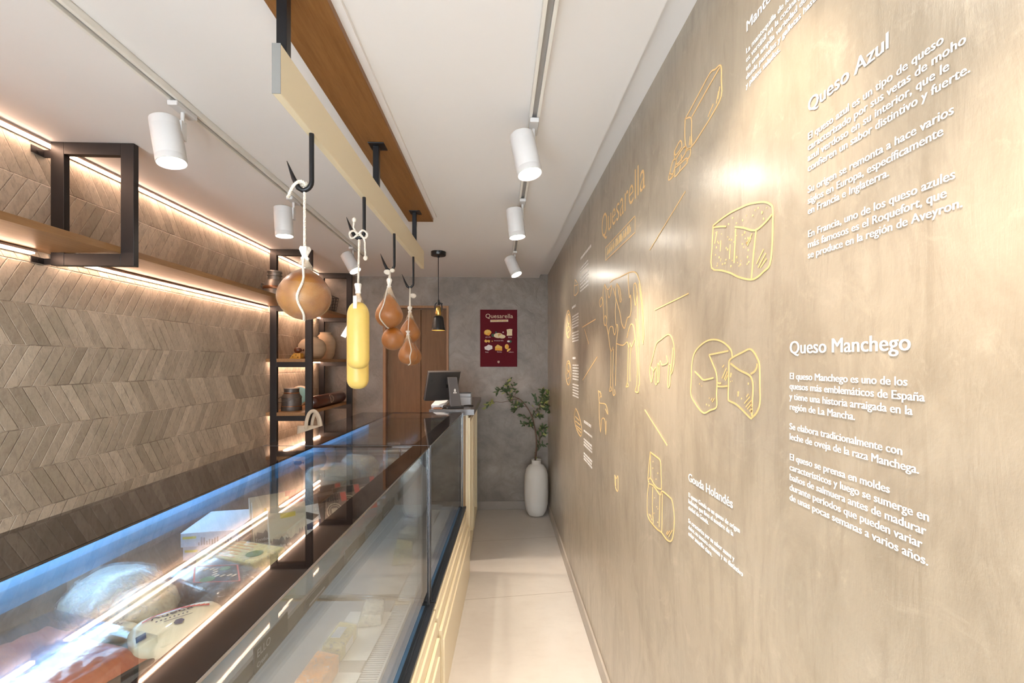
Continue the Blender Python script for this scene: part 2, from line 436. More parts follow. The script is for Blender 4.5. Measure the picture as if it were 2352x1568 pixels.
mat('print_green', (.07, .20, .05), .5)
mat('pack_black', (.018, .018, .024), .22, coat=.6)
mat('pack_sand', (.66, .59, .46), .5)
mat('pack_brown', (.20, .13, .10), .35, coat=.4)
mat('ash_cheese', (.50, .50, .42), .5, col2=(.38, .40, .36), nscale=14, coat=.5)
mat('orange_pack', (.85, .33, .06), .3, coat=.6)
mat('pale_yellow', (.80, .70, .34), .4, coat=.4)
mat('tag_dark', (.06, .055, .055), .5)
mat('grille_white', (.84, .85, .86), .35)
mat('apron_magenta', (.45, .02, .10), .5)

# ------------------------------------------------------------------ room
T = .12
struct(MB().box(WL - T, WR + T, YF - T, YB + T, -T, 0).build('floor', 'beige_stone_tile'))
# main ceiling with the raised recess along the right wall
struct(MB().box(WL - T, WR - .09, YF - T, YB + T, H, H + .16).box(WR - .09, WR + T, YF - T, YB + T, H + .035, H + .16).build('ceiling', 'ceiling_white'))
struct(MB().box(WL - T, WL, YF - T, YB, 0, H).build('wall_left', 'chevron_stone_tile'))
struct(MB().box(WR, WR + T, YF - T, YB + T, 0, H + .035).build('wall_right', 'polished_plaster'))
# door opening in the back wall
DX0, DX1, DZ = -1.178, -.522, 2.068
struct(MB().box(WL - T, DX0, YB, YB + T, 0, H).box(DX1, WR, YB, YB + T, 0, H + .035).box(DX0, DX1, YB, YB + T, DZ, H).build('wall_back', 'grey_plaster'))
struct(MB().box(DX1 + .0, WR - .012, YB - .012, YB, 0, .085).build('baseboard_back', 'skirting_dark', bevel=.002))
struct(MB().box(WR - .012, WR, YF, YB - .012, 0, .085).build('baseboard_right', 'skirting', bevel=.002))
# shop front behind the photographer
struct(MB().box(WL - T, -1.55, YF - T, YF, 0, H).box(.33, WR, YF - T, YF, 0, H).box(-1.55, .33, YF - T, YF, 2.2, H).box(-1.55, -.55, YF - T, YF, 0, .12).build('wall_front', 'grey_plaster'))
wn_ = struct(MB().box(-1.55, -1.50, YF - .08, YF - .03, .12, 2.2).box(-.60, -.55, YF - .08, YF - .03, .12, 2.2).box(-1.50, -.60, YF - .08, YF - .03, .12, .17).box(-1.50, -.60, YF - .08, YF - .03, 2.15, 2.2).build('window_1', 'black_steel'))
MB().box(-1.50, -.60, YF - .06, YF - .052, .17, 2.15).build('pane', 'clear_glass', wn_)
d2 = struct(MB().box(-.55, -.48, YF - .08, YF - .03, 0, 2.2).box(.26, .33, YF - .08, YF - .03, 0, 2.2).box(-.48, .26, YF - .08, YF - .03, 2.13, 2.2).box(-.48, .26, YF - .08, YF - .03, 0, .1).build('door_2', 'black_steel'))
MB().box(-.48, .26, YF - .06, YF - .052, .1, 2.13).build('pane', 'clear_glass', d2)
MB().tube([(-.44, YF - .01, .9), (-.44, YF + .01, .9), (-.44, YF + .01, 1.3), (-.44, YF - .01, 1.3)], .012).build('door_handle', 'steel', d2, 40)
# back door: oak frame, two recessed leaves with a shadow joint
dr = struct(MB().box(DX0, DX0 + .028, YB - .015, YB + .10, 0, DZ).box(DX1 - .022, DX1, YB - .015, YB + .10, 0, DZ).box(DX0 + .028, DX1 - .022, YB - .015, YB + .10, DZ - .024, DZ).build('door_1', 'doorframe_oak', bevel=.002))
MB().box(DX0 + .031, -.812, YB + .05, YB + .09, .005, DZ - .027).build('door_leaf', 'door_oak', dr, bevel=.002)
MB().box(DX0 + .029, DX1 - .023, YB + .091, YB + .0995, .002, DZ - .025).build('door_back', 'door_oak', dr)
MB().box(-.807, DX1 - .025, YB + .05, YB + .09, .005, DZ - .027).build('door_leaf', 'door_oak', dr, bevel=.002)

# ------------------------------------------------------------------ lighting tracks and spots
def track(name, x0, x1, y0, y1, label):
    t = thing(name, (x0, y0, H), label, 'track')
    a = math.atan2(x1 - x0, y1 - y0); L = math.hypot(x1 - x0, y1 - y0)
    M = Matrix.Translation((x0, y0, H)) @ Matrix.Rotation(-a, 4, 'Z')
    MB(M).box(-.018, -.008, 0, L, -.022, 0).box(.008, .018, 0, L, -.022, 0).box(-.018, .018, 0, L, -.004, -.0005).build('rail', 'track_white', t, bevel=.001)
    MB(M).box(-.0075, .0075, .01, L - .01, -.012, -.0045).build('slot', 'track_slot', t)
    MB(M).box(-.02, .02, L, L + .02, -.024, -.0005).build('end_cap', 'lamp_white', t, bevel=.002)
    return lambda y: x0 + (x1 - x0) * (y - y0) / (y1 - y0)
tl = track('lighting_track', -.985, -1.10, -1.2, 3.78, 'white lighting track on the ceiling above the left tiled side') if False else track('lighting_track', -.99, -1.09, -1.2, 3.72, 'white lighting track on the ceiling between the tiled wall and the oak board')
tr = track('lighting_track', .125, .112, -1.2, 3.62, 'white lighting track on the ceiling nearest the plaster wall with lettering')
SPOTG = 'white cylindrical track spots'
def spot(x, y, tilt_x, tilt_y, label, yoff=-.02, power=1.0, cone=62, drop=.075):
    """tilt_x leans the beam towards +x (right wall), tilt_y towards the camera"""
    t = thing('track_spot', (x, y, H - .024), label, 'spotlight', SPOTG)
    z = H - .024
    MB().box(x - .016, x + .016, y - .05, y + .05, z - .016, z).build('adapter', 'lamp_white', t, bevel=.003)
    MB().cyl((x, y, z - .016), (x, y, z - .05), .006, n=12).box(x - .005, x + .005, y - .012, y + .012, z - .105, z - .045).build('arm', 'lamp_white', t, 40)
    d = Vector((math.sin(tilt_x), -math.sin(tilt_y), -1)).normalized()
    top = Vector((x - .045, y + yoff, z - .045)); q = Vector((0, 0, -1)).rotation_difference(d).to_matrix().to_4x4()
    M = Matrix.Translation(top) @ q
    body = MB(M).lathe([(.0, 0), (.036, -.001), (.042, -.006), (.043, -.03), (.0428, -.031), (.0428, -.033), (.043, -.034), (.043, -.128), (.0425, -.129), (.0425, -.131), (.043, -.132), (.043, -.150), (.041, -.152), (.0385, -.150), (.037, -.142)], n=40, caps=False).build('housing', 'lamp_white', t, 40)
    MB(M).lathe([(.0, -.141), (.037, -.141)], n=32, caps=False).build('lens', 'lamp_lens', t, 40)
    li = bpy.data.lights.new('spot_beam', 'SPOT'); li.energy = SPOT_W * power; li.color = WARM; li.spot_size = R(cone); li.spot_blend = .8; li.shadow_soft_size = .03
    lo = bpy.data.objects.new('beam', li); COL.objects.link(lo); lo.parent = t
    p = top + d * .155 - Vector((x, y, z)); lo.location = p; lo.rotation_mode = 'QUATERNION'; lo.rotation_quaternion = Vector((0, 0, -1)).rotation_difference(d)
    return t
spot(tr(1.60), 1.60, .20, .14, 'large white track spot pointing down, front one of three near the plaster wall', power=1.5, cone=78)
spot(tr(2.37), 2.37, .12, .05, 'white track spot near the plaster wall, middle of that track', power=1.1, cone=72)
spot(tr(3.47), 3.47, .42, .25, 'small tilted white track spot closest to the red poster', power=1.0)
spot(tr(.66), .66, .95, -.36, 'white track spot above the lettering, out beyond the top of the photo', power=.24, cone=72)
spot(tr(.15), .15, .35, -.1, 'white track spot near the shop front, lighting the lettered wall', power=.7, cone=80)
spot(tl(1.547), 1.547, .20, .05, 'large white track spot nearest the hanging black frame')
spot(tl(2.39), 2.39, .06, .0, 'white track spot behind the rope of the round netted cheese')
spot(tl(3.40), 3.40, .62, .15, 'white track spot tilted sideways near the black shelving unit')
spot(tl(.35), .35, .15, .0, 'unseen white track spot added over the near display case')  # unseen spot, added to help light the room

# ------------------------------------------------------------------ oak ceiling board, cream bar, hangers, hooks
bd = MB().box(-.543, -.397, .2, 2.72, H - .03, H - .004).build('ceiling_board', 'beam_oak', bevel=.002)
tag(bd, 'long oak board fixed under the ceiling above the cream bar', 'board')
tag(struct(MB().box(-.397, -.375, .2, 2.70, H - .012, H).build('trim_1', 'ceiling_white')), None)
# hanging rail with its three hangers
hr = thing('hanging_rail', (-.47, 1.9, 2.065), 'cream painted bar hanging on three black uprights, carrying the meat hooks', 'rail')
MB().box(-.481, -.463, .982, 2.79, 2.066, 2.172).build('bar', 'bar_cream', hr, bevel=.0015)
MB().box(-.4812, -.4628, .9805, .9819, 2.0658, 2.1722).build('bar_end', 'bar_end', hr)
for y in (1.02, 1.77, 2.545):
    h = MB().box(-.486, -.4635, y - .011, y + .011, 2.13, H - .034).build('hanger', 'black_iron', hr, bevel=.0015)
    MB().box(-.50, -.44, y - .032, y + .032, H - .034, H - .030).cyl((-.452, y + .02, H - .036), (-.452, y + .02, H - .034), .004, n=10).build('mounting_plate', 'black_iron', h, bevel=.001)
HOOKG = 'black meat hooks on the cream bar'
def hook(x, y, zb, label):
    t = thing('meat_hook', (x, y, 2.066), label, 'hook', HOOKG)
    rr = .022
    pts = [(x, y, 2.0655), (x, y, zb + rr)] + [(x - rr + rr * math.cos(a), y, zb + rr - rr * math.sin(a)) for a in [i * math.pi / 2 / 6 for i in range(1, 7)]]
    pts += [(x - rr - .010, y, zb + .006), (x - rr - .022, y, zb + .030), (x - rr - .038, y, zb + .072)]
    rad = [.006] * (len(pts) - 3) + [.0065, .0055, .0008]
    MB().tube(pts, rad, 12).build('hook_body', 'black_iron', t, 60)
    return (x - .017, y, zb)
hk1 = hook(-.4675, 1.15, 1.925, 'black meat hook holding the large round netted cheese')
hk2 = hook(-.4675, 1.586, 1.925, 'black meat hook holding the two long yellow cheeses')
hk3 = hook(-.4675, 2.03, 1.905, 'black meat hook holding the pair of round amber cheeses')
hk4 = hook(-.4675, 2.47, 1.90, 'black meat hook farthest along the bar, holding three small pears of cheese')

def rope(mb, a, b, r=.0032, turns=None, n=40):
    a, b = Vector(a), Vector(b); L = (b - a).length; turns = turns or L / .012
    d = (b - a).normalized(); u = d.orthogonal().normalized(); w_ = d.cross(u)
    for ph in (0, 2.094, 4.189):
        k = max(n, int(turns * 8))
        mb.tube([a + d * (L * i / k) + (u * math.cos(2 * math.pi * turns * i / k + ph) + w_ * math.sin(2 * math.pi * turns * i / k + ph)) * r * .55 for i in range(k + 1)], r * .55, 5)
def ropepath(mb, pts, r=.0032):
    pts = smoothpts(pts, 8)
    L = [0]
    for i in range(1, len(pts)): L.append(L[-1] + (pts[i] - pts[i - 1]).length)
    for ph in (0, 2.094, 4.189):
        out = []
        for i, p in enumerate(pts):
            d = (pts[min(i + 1, len(pts) - 1)] - pts[max(i - 1, 0)]).normalized(); u = d.cross(Vector((.3, .9, .2))).normalized(); w_ = d.cross(u)
            t = L[i] / .012 * 2 * math.pi + ph; out.append(p + (u * math.cos(t) + w_ * math.sin(t)) * r * .55)
        mb.tube(out, r * .55, 5)
def sph_prof(R_, zc, zs=1.0, n=18, neck=None):
    return [(R_ * math.sin(math.pi * i / n), zc - R_ * zs * math.cos(math.pi * i / n)) for i in range(n + 1)]
def wobble(seed, amp, k=2):
    return lambda t, z: 1 + amp * noise.noise(Vector((math.cos(t) * k + seed, math.sin(t) * k, z * 12)))
def netted(name, c, prof, sleeve, m, netm, label, cat, group, seed, knot_h=.03, string=True, sphase=-1.7):
    """a cheese in its net: body, net sleeve drawn up to a knot, binding string"""
    t = thing(name, (c[0], c[1], c[2]), label, cat, group)
    wb = wobble(seed, .05)
    MB().lathe(prof, c, 48, caps=False, wob=wb).build('cheese', m, t, 80)
    MB().lathe(sleeve, c, 64, caps=False, wob=wb).build('net', netm, t, 80)
    zt = sleeve[-1][1]
    kb = MB().lathe([(.0, zt - .008), (.008, zt - .006), (.0095, zt + .002), (.006, zt + .006), (.008, zt + .012), (.0125, zt + knot_h * .8), (.010, zt + knot_h), (0, zt + knot_h * .9)], c, 14, caps=False, wob=wobble(seed + 3, .5, 3))
    kb.build('net_knot', 'net_knot', t, 60)
    if string:
        mb = MB(); pts = []
        for i in range(len(sleeve) - 1, -1, -1):
            r_, z_ = sleeve[i]; a = sphase + .10 * math.sin(i * .5)
            k = wb(a, z_)
            pts.append((c[0] + (r_ * k + .002) * math.cos(a), c[1] + (r_ * k + .002) * math.sin(a), c[2] + z_))
        ropepath(mb, pts, .0028); mb.build('string', 'rope', t, 60)
    return t
CH = 'cheeses hanging from the cream bar'
def body_and_net(r, zs, sharp, n=22, gap=.0012, neck=.028):
    """teardrop profile from bottom to shoulder; sleeve carries on up to the knot"""
    body = []
    for i in range(n + 1):
        a = math.pi * i / n
        z = -math.cos(a) * r * zs; rr = r * math.sin(a)
        if a > math.pi / 2: z += sharp * (a - math.pi / 2) ** 2 * r * .35; rr *= 1 - .10 * sharp * (a - math.pi / 2)
        body.append((max(rr, 0), z))
    sl = [(q + gap, z) for q, z in body if True][1:int(n * .72)]
    sl = [(.002, body[0][1] - gap)] + sl
    r0, z0 = sl[-1]; zt = body[-1][1] + neck
    for i in range(1, 8):
        k = i / 7; sl.append((r0 * (1 - k) ** 1.15 + .0075 * k, z0 + (zt - z0) * k))
    return body, sl
# big round cheese
B1 = (hk1[0], 1.15, 1.662)
body, sl = body_and_net(.0625, .92, .25, neck=.022)
netted('netted_cheese', B1, body, sl, 'brown_cheese', 'net_sleeve', 'large round brown cheese in a white net, hanging nearest on a long rope', 'cheese', CH, 1.3, .03, True, -1.32)
mb = MB(); rope(mb, (B1[0], 1.15, B1[2] + sl[-1][1] + .01), (hk1[0], 1.15, hk1[2] + .008)); ro = mb
ropepath(ro, [(hk1[0] + .006, 1.146, 1.936), (hk1[0] - .004, 1.142, 1.944), (hk1[0] - .018, 1.143, 1.940), (hk1[0] - .03, 1.145, 1.925), (hk1[0] - .038, 1.145, 1.905)], .004)
ropepath(ro, [(hk1[0] + .008, 1.148, 1.93), (hk1[0] + .002, 1.155, 1.945), (hk1[0] - .012, 1.158, 1.938)], .0035)
tag(ro.build('hanging_rope', 'rope', None, 60), 'long pale cord knotted on the nearest hook above the round cheese', 'rope', 'cords tying the cheeses to the hooks')
# two long yellow cheeses
def longcheese(x, y, zb, zt, r, label, seed):
    L = zt - zb; prof = [(r * math.sin(a) ** .8 if a < math.pi / 2 else r, zb + r * .95 * (1 - math.cos(a))) for a in [math.pi / 2 * i / 9 for i in range(10)]]
    prof += [(r * 1.0, zb + L * .5), (r * .985, zb + L * .72)] + [(r * math.cos(a) ** .8 * .985, zt - .075 + r * 1.25 * math.sin(a)) for a in [math.pi / 2 * i / 9 for i in range(1, 9)]]
    c = (x, y, 0); sl_ = [(q + .0012, z) for q, z in prof[:14]]
    r0, z0 = sl_[-1]
    for i in range(1, 8): k = i / 7; sl_.append((r0 * (1 - k) ** 1.3 + .007 * k, z0 + (zt - z0) * k))
    t = thing('long_cheese', (x, y, zb), label, 'cheese', CH)
    wb = wobble(seed, .04)
    MB().lathe([(0, zb)] + prof, c, 44, caps=False, wob=wb).build('cheese', 'yellow_cheese', t, 80)
    MB().lathe([(.001, zb - .001)] + sl_, c, 60, caps=False, wob=wb).build('net', 'net_fine', t, 80)
    MB().lathe([(.0, zt - .004), (.009, zt), (.0085, zt + .01), (.012, zt + .03), (.010, zt + .034), (0, zt + .03)], c, 12, caps=False, wob=wobble(seed, .4, 3)).box(x - .007, x + .005, y - r * .8 - .004, y - r * .8 + .002, zt - .055, zt - .012).build('net_knot', 'net_knot', t, 60)
    return t
y2 = 1.586
longcheese(hk2[0] - .003, y2, 1.476, 1.735, .0365, 'long yellow cheese in a fine net, front one of the hanging pair', 2.2)
longcheese(-.515, y2 + .085, 1.402, 1.70, .0378, 'long yellow cheese hanging lower behind the front yellow one', 5.7)
MB().prism([(0, 0), (-.026, -.045), (-.010, -.052), (.004, -.03)], lambda a, b, t: (hk2[0] - .04 + a, y2 + .01 + t, 1.635 + b), 0, .002).build('cheese_tag', 'paper_white', bpy.data.objects['long_cheese'])
mb = MB(); rope(mb, (hk2[0] - .003, y2, 1.765), (hk2[0] + .0, y2, 1.935), .0034)
ropepath(mb, [(-.515, y2 + .085, 1.73), (-.501, y2 + .05, 1.84), (hk2[0], y2 + .01, 1.935)], .003)
c0 = Vector((hk2[0], y2 - .008, 1.937))
for k, pts in enumerate([[(0, 0, 0), (-.016, -.004, .010), (-.030, 0, .002), (-.024, .002, -.014), (-.004, 0, -.004)], [(0, 0, 0), (.016, -.004, .012), (.030, 0, 0), (.022, 0, -.014), (.004, 0, -.002)], [(.006, 0, 0), (.020, 0, -.02), (.022, 0, -.05), (.024, 0, -.078)], [(-.004, 0, 0), (-.016, 0, .022), (-.014, 0, .045)]]):
    ropepath(mb, [c0 + Vector(p) for p in pts], .0034)
for p in ((.024, 0, -.082), (-.014, 0, .048)): mb.lathe(sph_prof(.008, 0, 1.1, 8), c0 + Vector(p), 10, caps=False, wob=wobble(3, .5, 3))
tag(mb.build('hanging_rope', 'rope', None, 60), 'looped and knotted pale cord above the long yellow cheeses', 'rope', 'cords tying the cheeses to the hooks')
# pair of amber cheeses
y3 = 2.03
A1 = (hk3[0] + .0, y3 - .02, 1.705)
body, sl = body_and_net(.0575, .98, .75, neck=.03)
netted('netted_cheese', A1, body, sl, 'amber_cheese', 'net_fine', 'amber pear shaped cheese in a net, upper one of the pair on the third hook', 'cheese', CH, 4.4, .035, True, -1.95)
A2 = (hk3[0] + .008, y3 + .015, 1.600)
body2, sl2 = body_and_net(.050, .98, .25, neck=.008)
netted('netted_cheese', A2, body2, sl2, 'amber_cheese', 'net_fine', 'round amber cheese hanging directly below the pear shaped one', 'cheese', CH, 7.9, .006, False)
mb = MB(); zt = A1[2] + sl[-1][1]
for dx in (-.004, .004): rope(mb, (A1[0] + dx, A1[1], zt + .02), (hk3[0], y3, hk3[2] + .008), .0028)
mb.lathe(sph_prof(.013, 0, .9, 8), (A1[0] - .006, A1[1] - .004, zt + .062), 12, caps=False, wob=wobble(2, .6, 3)).lathe(sph_prof(.011, 0, .8, 8), (A1[0] + .014, A1[1] - .004, zt + .07), 12, caps=False, wob=wobble(6, .6, 3))
tag(mb.build('hanging_rope', 'rope', None, 60), 'double pale cord with a lumpy knot above the amber cheese pair', 'rope', 'cords tying the cheeses to the hooks')
# three small pears
y4 = 2.47
body, sl = body_and_net(.054, .98, .8, neck=.026)
P1 = (-.489, y4 + .02, 1.655)
netted('netted_cheese', P1, body, sl, 'amber_cheese', 'net_fine', 'amber pear shaped cheese, highest of the three on the farthest hook', 'cheese', CH, 11.1, .03, False)
body, sl2 = body_and_net(.050, 1.0, .8, neck=.022)
P2 = (-.482, y4 - .065, 1.535)
netted('netted_cheese', P2, body, sl2, 'amber_cheese', 'net_fine', 'amber pear shaped cheese, lowest and frontmost of the three on the farthest hook', 'cheese', CH, 13.6, .022, True, -1.1)
P3 = (-.489, y4 + .09, 1.53)
netted('netted_cheese', P3, body, sl2, 'amber_cheese', 'net_fine', 'amber cheese half hidden behind the lowest pear of the farthest hook', 'cheese', CH, 17.2, .01, False)
mb = MB(); rope(mb, (P1[0] + .004, y4 + .01, P1[2] + sl[-1][1] + .02), (hk4[0], y4, hk4[2] + .008), .0028)
rope(mb, (P2[0], y4 - .065, P2[2] + sl2[-1][1] + .012), (P2[0] + .004, y4 - .055, P1[2] + sl[-1][1] + .01), .0022)
rope(mb, (P2[0] + .004, y4 - .055, P1[2] + sl[-1][1] + .01), (hk4[0], y4, hk4[2] + .008), .0022)
mb.lathe(sph_prof(.016, 0, .8, 8), (hk4[0] + .018, y4 - .005, 1.855), 12, caps=False, wob=wobble(2, .6, 3))
tag(mb.build('hanging_rope', 'rope', None, 60), 'pale cord with a frayed end on the farthest hook', 'rope', 'cords tying the cheeses to the hooks')

# ------------------------------------------------------------------ left wall: LED lines, plank, black frames
def led(name, x, z, y0, y1, label, down=True):
    t = thing(name, (x, y0, z), label, 'light strip', 'warm LED lines along the tiled wall')
    MB().box(x - .012, x + .008, y0, y1, z + .004, z + .012).box(x - .012, x - .009, y0, y1, z - .006, z + .004).build('profile', 'led_profile', t)
    MB().box(x - .006, x + .004, y0 + .004, y1 - .004, z - .002, z + .0035).build('diffuser', 'led_line', t)
    return t
FY1, FY2, FY3 = 1.85, 3.537, 4.47
led('led_strip', -1.764, H - .014, -1.3, 4.6, 'glowing warm LED line where the tiled wall meets the ceiling')
led('led_strip', -1.764, 1.911, -1.3, FY1 - .045, 'glowing warm LED line under the oak plank, on the near side of the hanging frame')
led('led_strip', -1.764, 1.911, FY1 + .03, FY2 - .003, 'glowing warm LED line under the oak plank, from the hanging frame to the shelving')
pl = MB().box(-1.6995, -1.4875, -1.3, FY2 - .001, 1.926, 1.951).box(-1.779, -1.7505, -1.3, FY2 - .001, 1.926, 1.951)
for a, b in ((-1.3, FY1 - .001), (FY1 + .026, FY2 - .001)): pl.box(-1.7505, -1.6995, a, b, 1.926, 1.951)
tag(pl.build('wall_shelf', 'shelf_oak'), 'long oak plank shelf running along the tiled wall through the hanging frame', 'shelf')
def frame_bars(mb, y, z0, z1, bars, x0=-1.75, x1=-1.437, wdt=.05, d=.025):
    mb.box(x0, x0 + wdt, y, y + d, z0, z1).box(x1 - wdt, x1, y, y + d, z0, z1)
    for (a, b) in bars: mb.box(x0 + wdt, x1 - wdt, y, y + d, a, b)
    return mb
fr = thing('shelf_frame', (-1.62, FY1, 1.876), 'black steel frame hanging from the ceiling and holding the oak plank', 'frame')
frame_bars(MB(), FY1, 1.876, H - .002, [(1.876, 1.924), (H - .05, H - .002)]).build('frame', 'black_steel', fr, bevel=.0015)
for za, zb in ((1.880, 1.903), (H - .062, H - .034)):
    MB().box(-1.7795, -1.776, FY1 - .045, FY1 + .012, za, zb).box(-1.776, -1.7505, FY1 + .002, FY1 + .012, za, zb).cyl((-1.777, FY1 - .02, za + .012), (-1.773, FY1 - .02, za + .012), .006, n=10).build('fixing_plate', 'black_steel', fr)
un = thing('shelving_unit', (-1.62, 4.0, 0), 'black steel shelving unit with oak shelves in the corner by the back wall', 'shelving')
LV = [.27, .68, 1.09, 1.50, 1.926]
for y in (FY2, FY3):
    frame_bars(MB(), y, 0, H - .002, [(H - .05, H - .002)] + [(z - .04, z) for z in LV], d=.03).build('frame', 'black_steel', un, bevel=.0015)
for z in LV:
    s = MB().box(-1.6995, -1.4875, FY2, FY3 + .03, z, z + .025).box(-1.7505, -1.6995, FY2 + .031, FY3 - .001, z, z + .025).box(-1.779, -1.7505, FY2 + .0, FY3 + .03, z, z + .025).build('shelf', 'shelf_oak', un)
    MB().box(-1.745, -1.732, FY2 + .034, FY3 - .004, z - .008, z - .001).build('led_line', 'led_line', s)
def zs(k): return LV[k] + .0255
# milk can on the plank
def milkcan(x, y, z, label):
    t = thing('milk_can', (x, y, z), label, 'milk can')
    MB().lathe([(0, 0), (.076, 0), (.078, .004), (.078, .075), (.0755, .079)], (x, y, z), 40).build('lower_body', 'milkcan_tin', t, 40)
    MB().lathe([(.079, .078), (.081, .084), (.081, .094), (.079, .10)], (x, y, z), 40, caps=False).build('copper_band', 'copper_band', t, 60)
    MB().lathe([(.078, .10), (.074, .112), (.058, .138), (.047, .15), (.046, .175), (.05, .177), (.05, .183), (.046, .185), (.046, .20), (.05, .203), (.05, .212), (.044, .216), (0, .216)], (x, y, z), 40, caps=False).build('neck', 'milkcan_tin', t, 40)
    for s in (-1, 1):
        MB().tube(smoothpts([(x + s * .072, y, z + .118), (x + s * .095, y, z + .125), (x + s * .098, y, z + .105), (x + s * .080, y, z + .088)], 5), .004, 8).build('handle', 'old_tin', t, 60)
milkcan(-1.655, 3.42, 1.9515, 'old metal milk can with a copper band standing at the end of the oak plank')
# wire basket on the top shelf of the unit
bk = MB()
x0, x1, y0, y1, z0, z1 = -1.70, -1.53, 4.12, 4.38, zs(4), zs(4) + .15
def wire(a, b): bk.tube([a, b], .0022, 6)
for k in range(6):
    z = z0 + .003 + (z1 - z0 - .003) * k / 5; e = .02 * (1 - k / 5)
    for p, q in (((x0 + e, y0 + e), (x1 - e, y0 + e)), ((x1 - e, y0 + e), (x1 - e, y1 - e)), ((x1 - e, y1 - e), (x0 + e, y1 - e)), ((x0 + e, y1 - e), (x0 + e, y0 + e))):
        bk.tube([(p[0], p[1], z), (q[0], q[1], z)], .0022 if k < 5 else .0032, 6)
for k in range(8):
    f = k / 7
    for yy, e in ((y0, .02), (y1, -.02)): wire((x0 + .02 + (x1 - x0 - .04) * f, yy + e, z0 + .003), (x0 + (x1 - x0) * f, yy, z1))
    for xx, e in ((x0, .02), (x1, -.02)): wire((xx + e, y0 + .02 + (y1 - y0 - .04) * f, z0 + .003), (xx, y0 + (y1 - y0) * f, z1))
    wire((x0 + .02 + (x1 - x0 - .04) * f, y0 + .02, z0 + .003), (x0 + .02 + (x1 - x0 - .04) * f, y1 - .02, z0 + .003))
tag(bk.build('wire_basket', 'black_steel', None, 60), 'dark wire basket on the top oak shelf by the back wall', 'basket')
# clay vases
def vase(x, y, z, prof, label):
    return tag(MB().lathe(prof, (x, y, z), 44, caps=False, wob=wobble(x * 9, .02)).build('clay_vase', 'clay', None, 60), label, 'vase', 'clay vases on the black shelving')
vase(-1.612, 3.98, zs(3), [(0, 0), (.07, 0), (.098, .035), (.113, .085), (.108, .125), (.085, .16), (.05, .178), (.048, .186), (.052, .19), (.044, .19), (.04, .178), (0, .17)], 'squat rounded clay vase on the shelf behind the black upright')
vase(-1.632, 4.33, zs(3), [(0, 0), (.055, 0), (.075, .04), (.088, .11), (.090, .15), (.082, .19), (.062, .222), (.048, .236), (.05, .25), (.043, .25), (.04, .236), (0, .22)], 'taller clay vase standing behind the squat one')
t = thing('cheese_wedge', (-1.645, 3.75, zs(3)), 'small yellow cheese wedge with holes on the middle oak shelf', 'cheese')
MB().prism([(-.045, 0), (.045, 0), (.045, .045), (-.01, .045)], lambda a, b, q: (-1.645 + a, 3.75 + q, zs(3) + b), -.03, .03).build('wedge', 'cheese_yellow_block', t, bevel=.003)
hb = MB()
for p in ((.025, .012, .006), (.01, .03, .005), (-.015, .015, .005)): hb.lathe([(p[2], -.0005), (p[2] * .7, -.001), (0, -.0012)], (-1.645 + p[0], 3.7195, zs(3) + p[1]), 12, Matrix.Rotation(R(-90), 4, 'X').to_3x3(), caps=False)
hb.build('hole', 'cheese_hole', t)
t = thing('small_dark_cheese', (-1.637, 3.76, zs(3) + .0455), 'small dark brown ball cheese with a tied end lying on the yellow wedge', 'cheese')
Mx = Matrix.Rotation(R(90), 4, 'Y').to_3x3()
MB().lathe([(0, -.03), (.012, -.028), (.022, -.016), (.0245, 0), (.021, .016), (.011, .027), (.006, .031)], (-1.637, 3.76, zs(3) + .070), 24, Mx, caps=True).build('cheese', 'dark_cheese', t, 60)
MB().lathe([(.005, .030), (.004, .036), (.010, .046), (0, .046)], (-1.637, 3.76, zs(3) + .070), 14, Mx).build('tied_end', 'dark_cheese', t, 60)
# old tin can with wire handle, round tin behind, salami
c = (-1.66, 3.70, zs(2))
t = thing('old_tin_can', c, 'dark old tin can with a sloped shoulder and wire handle on the oak shelf', 'can')
MB().lathe([(0, 0), (.075, 0), (.076, .003), (.076, .03), (.073, .032), (.073, .098), (.076, .10), (.075, .106), (.058, .132), (.055, .136), (.055, .168), (.057, .17), (.057, .176), (0, .176)], c, 36).build('can_body', 'old_tin', t, 30)
MB().lathe([(.0735, .031), (.0775, .033), (.0775, .037), (.0735, .039)], c, 36, caps=False).build('band', 'copper_band', t, 40)
MB().lathe([(.056, .134), (.0585, .137), (.0585, .142), (.056, .144)], c, 36, caps=False).build('band', 'copper_band', t, 40)
MB().tube(smoothpts([(c[0] - .076, c[1] - .005, c[2] + .11), (c[0] - .095, c[1] - .04, c[2] + .085), (c[0] - .05, c[1] - .085, c[2] + .07), (c[0] + .02, c[1] - .095, c[2] + .085), (c[0] + .07, c[1] - .06, c[2] + .115)], 5), .0022, 6).build('handle', 'old_tin', t, 60)
t = thing('round_tin', (-1.685, 3.92, zs(2)), 'round pale tin with a blue lid leaning behind the dark can', 'tin')
Mt = (Matrix.Rotation(R(78), 4, 'X')).to_3x3()
MB().lathe([(0, 0), (.083, 0), (.085, .003), (.085, .032), (.082, .035), (0, .035)], (-1.685, 3.93, zs(2) + .095), 40, Mt).build('tin_body', 'label_cream', t, 40)
MB().lathe([(0, .0355), (.07, .0355), (.072, .0375), (0, .0385)], (-1.685, 3.93, zs(2) + .095), 36, Mt).build('lid', 'tin_blue', t, 40)
t = thing('salami', (-1.56, 4.1, zs(2)), 'thick dark red salami log with a round cream label lying on the oak shelf', 'salami')
Ms = Matrix.Rotation(R(-90), 4, 'X').to_3x3()
cs = (-1.532, 4.1, zs(2) + .0525)
MB().lathe([(0, -.33), (.035, -.328), (.047, -.315), (.052, -.29), (.052, .32), (.048, .35), (.035, .368), (0, .37)], cs, 36, Ms, caps=False).build('log', 'salami', t, 50)
lb = MB()
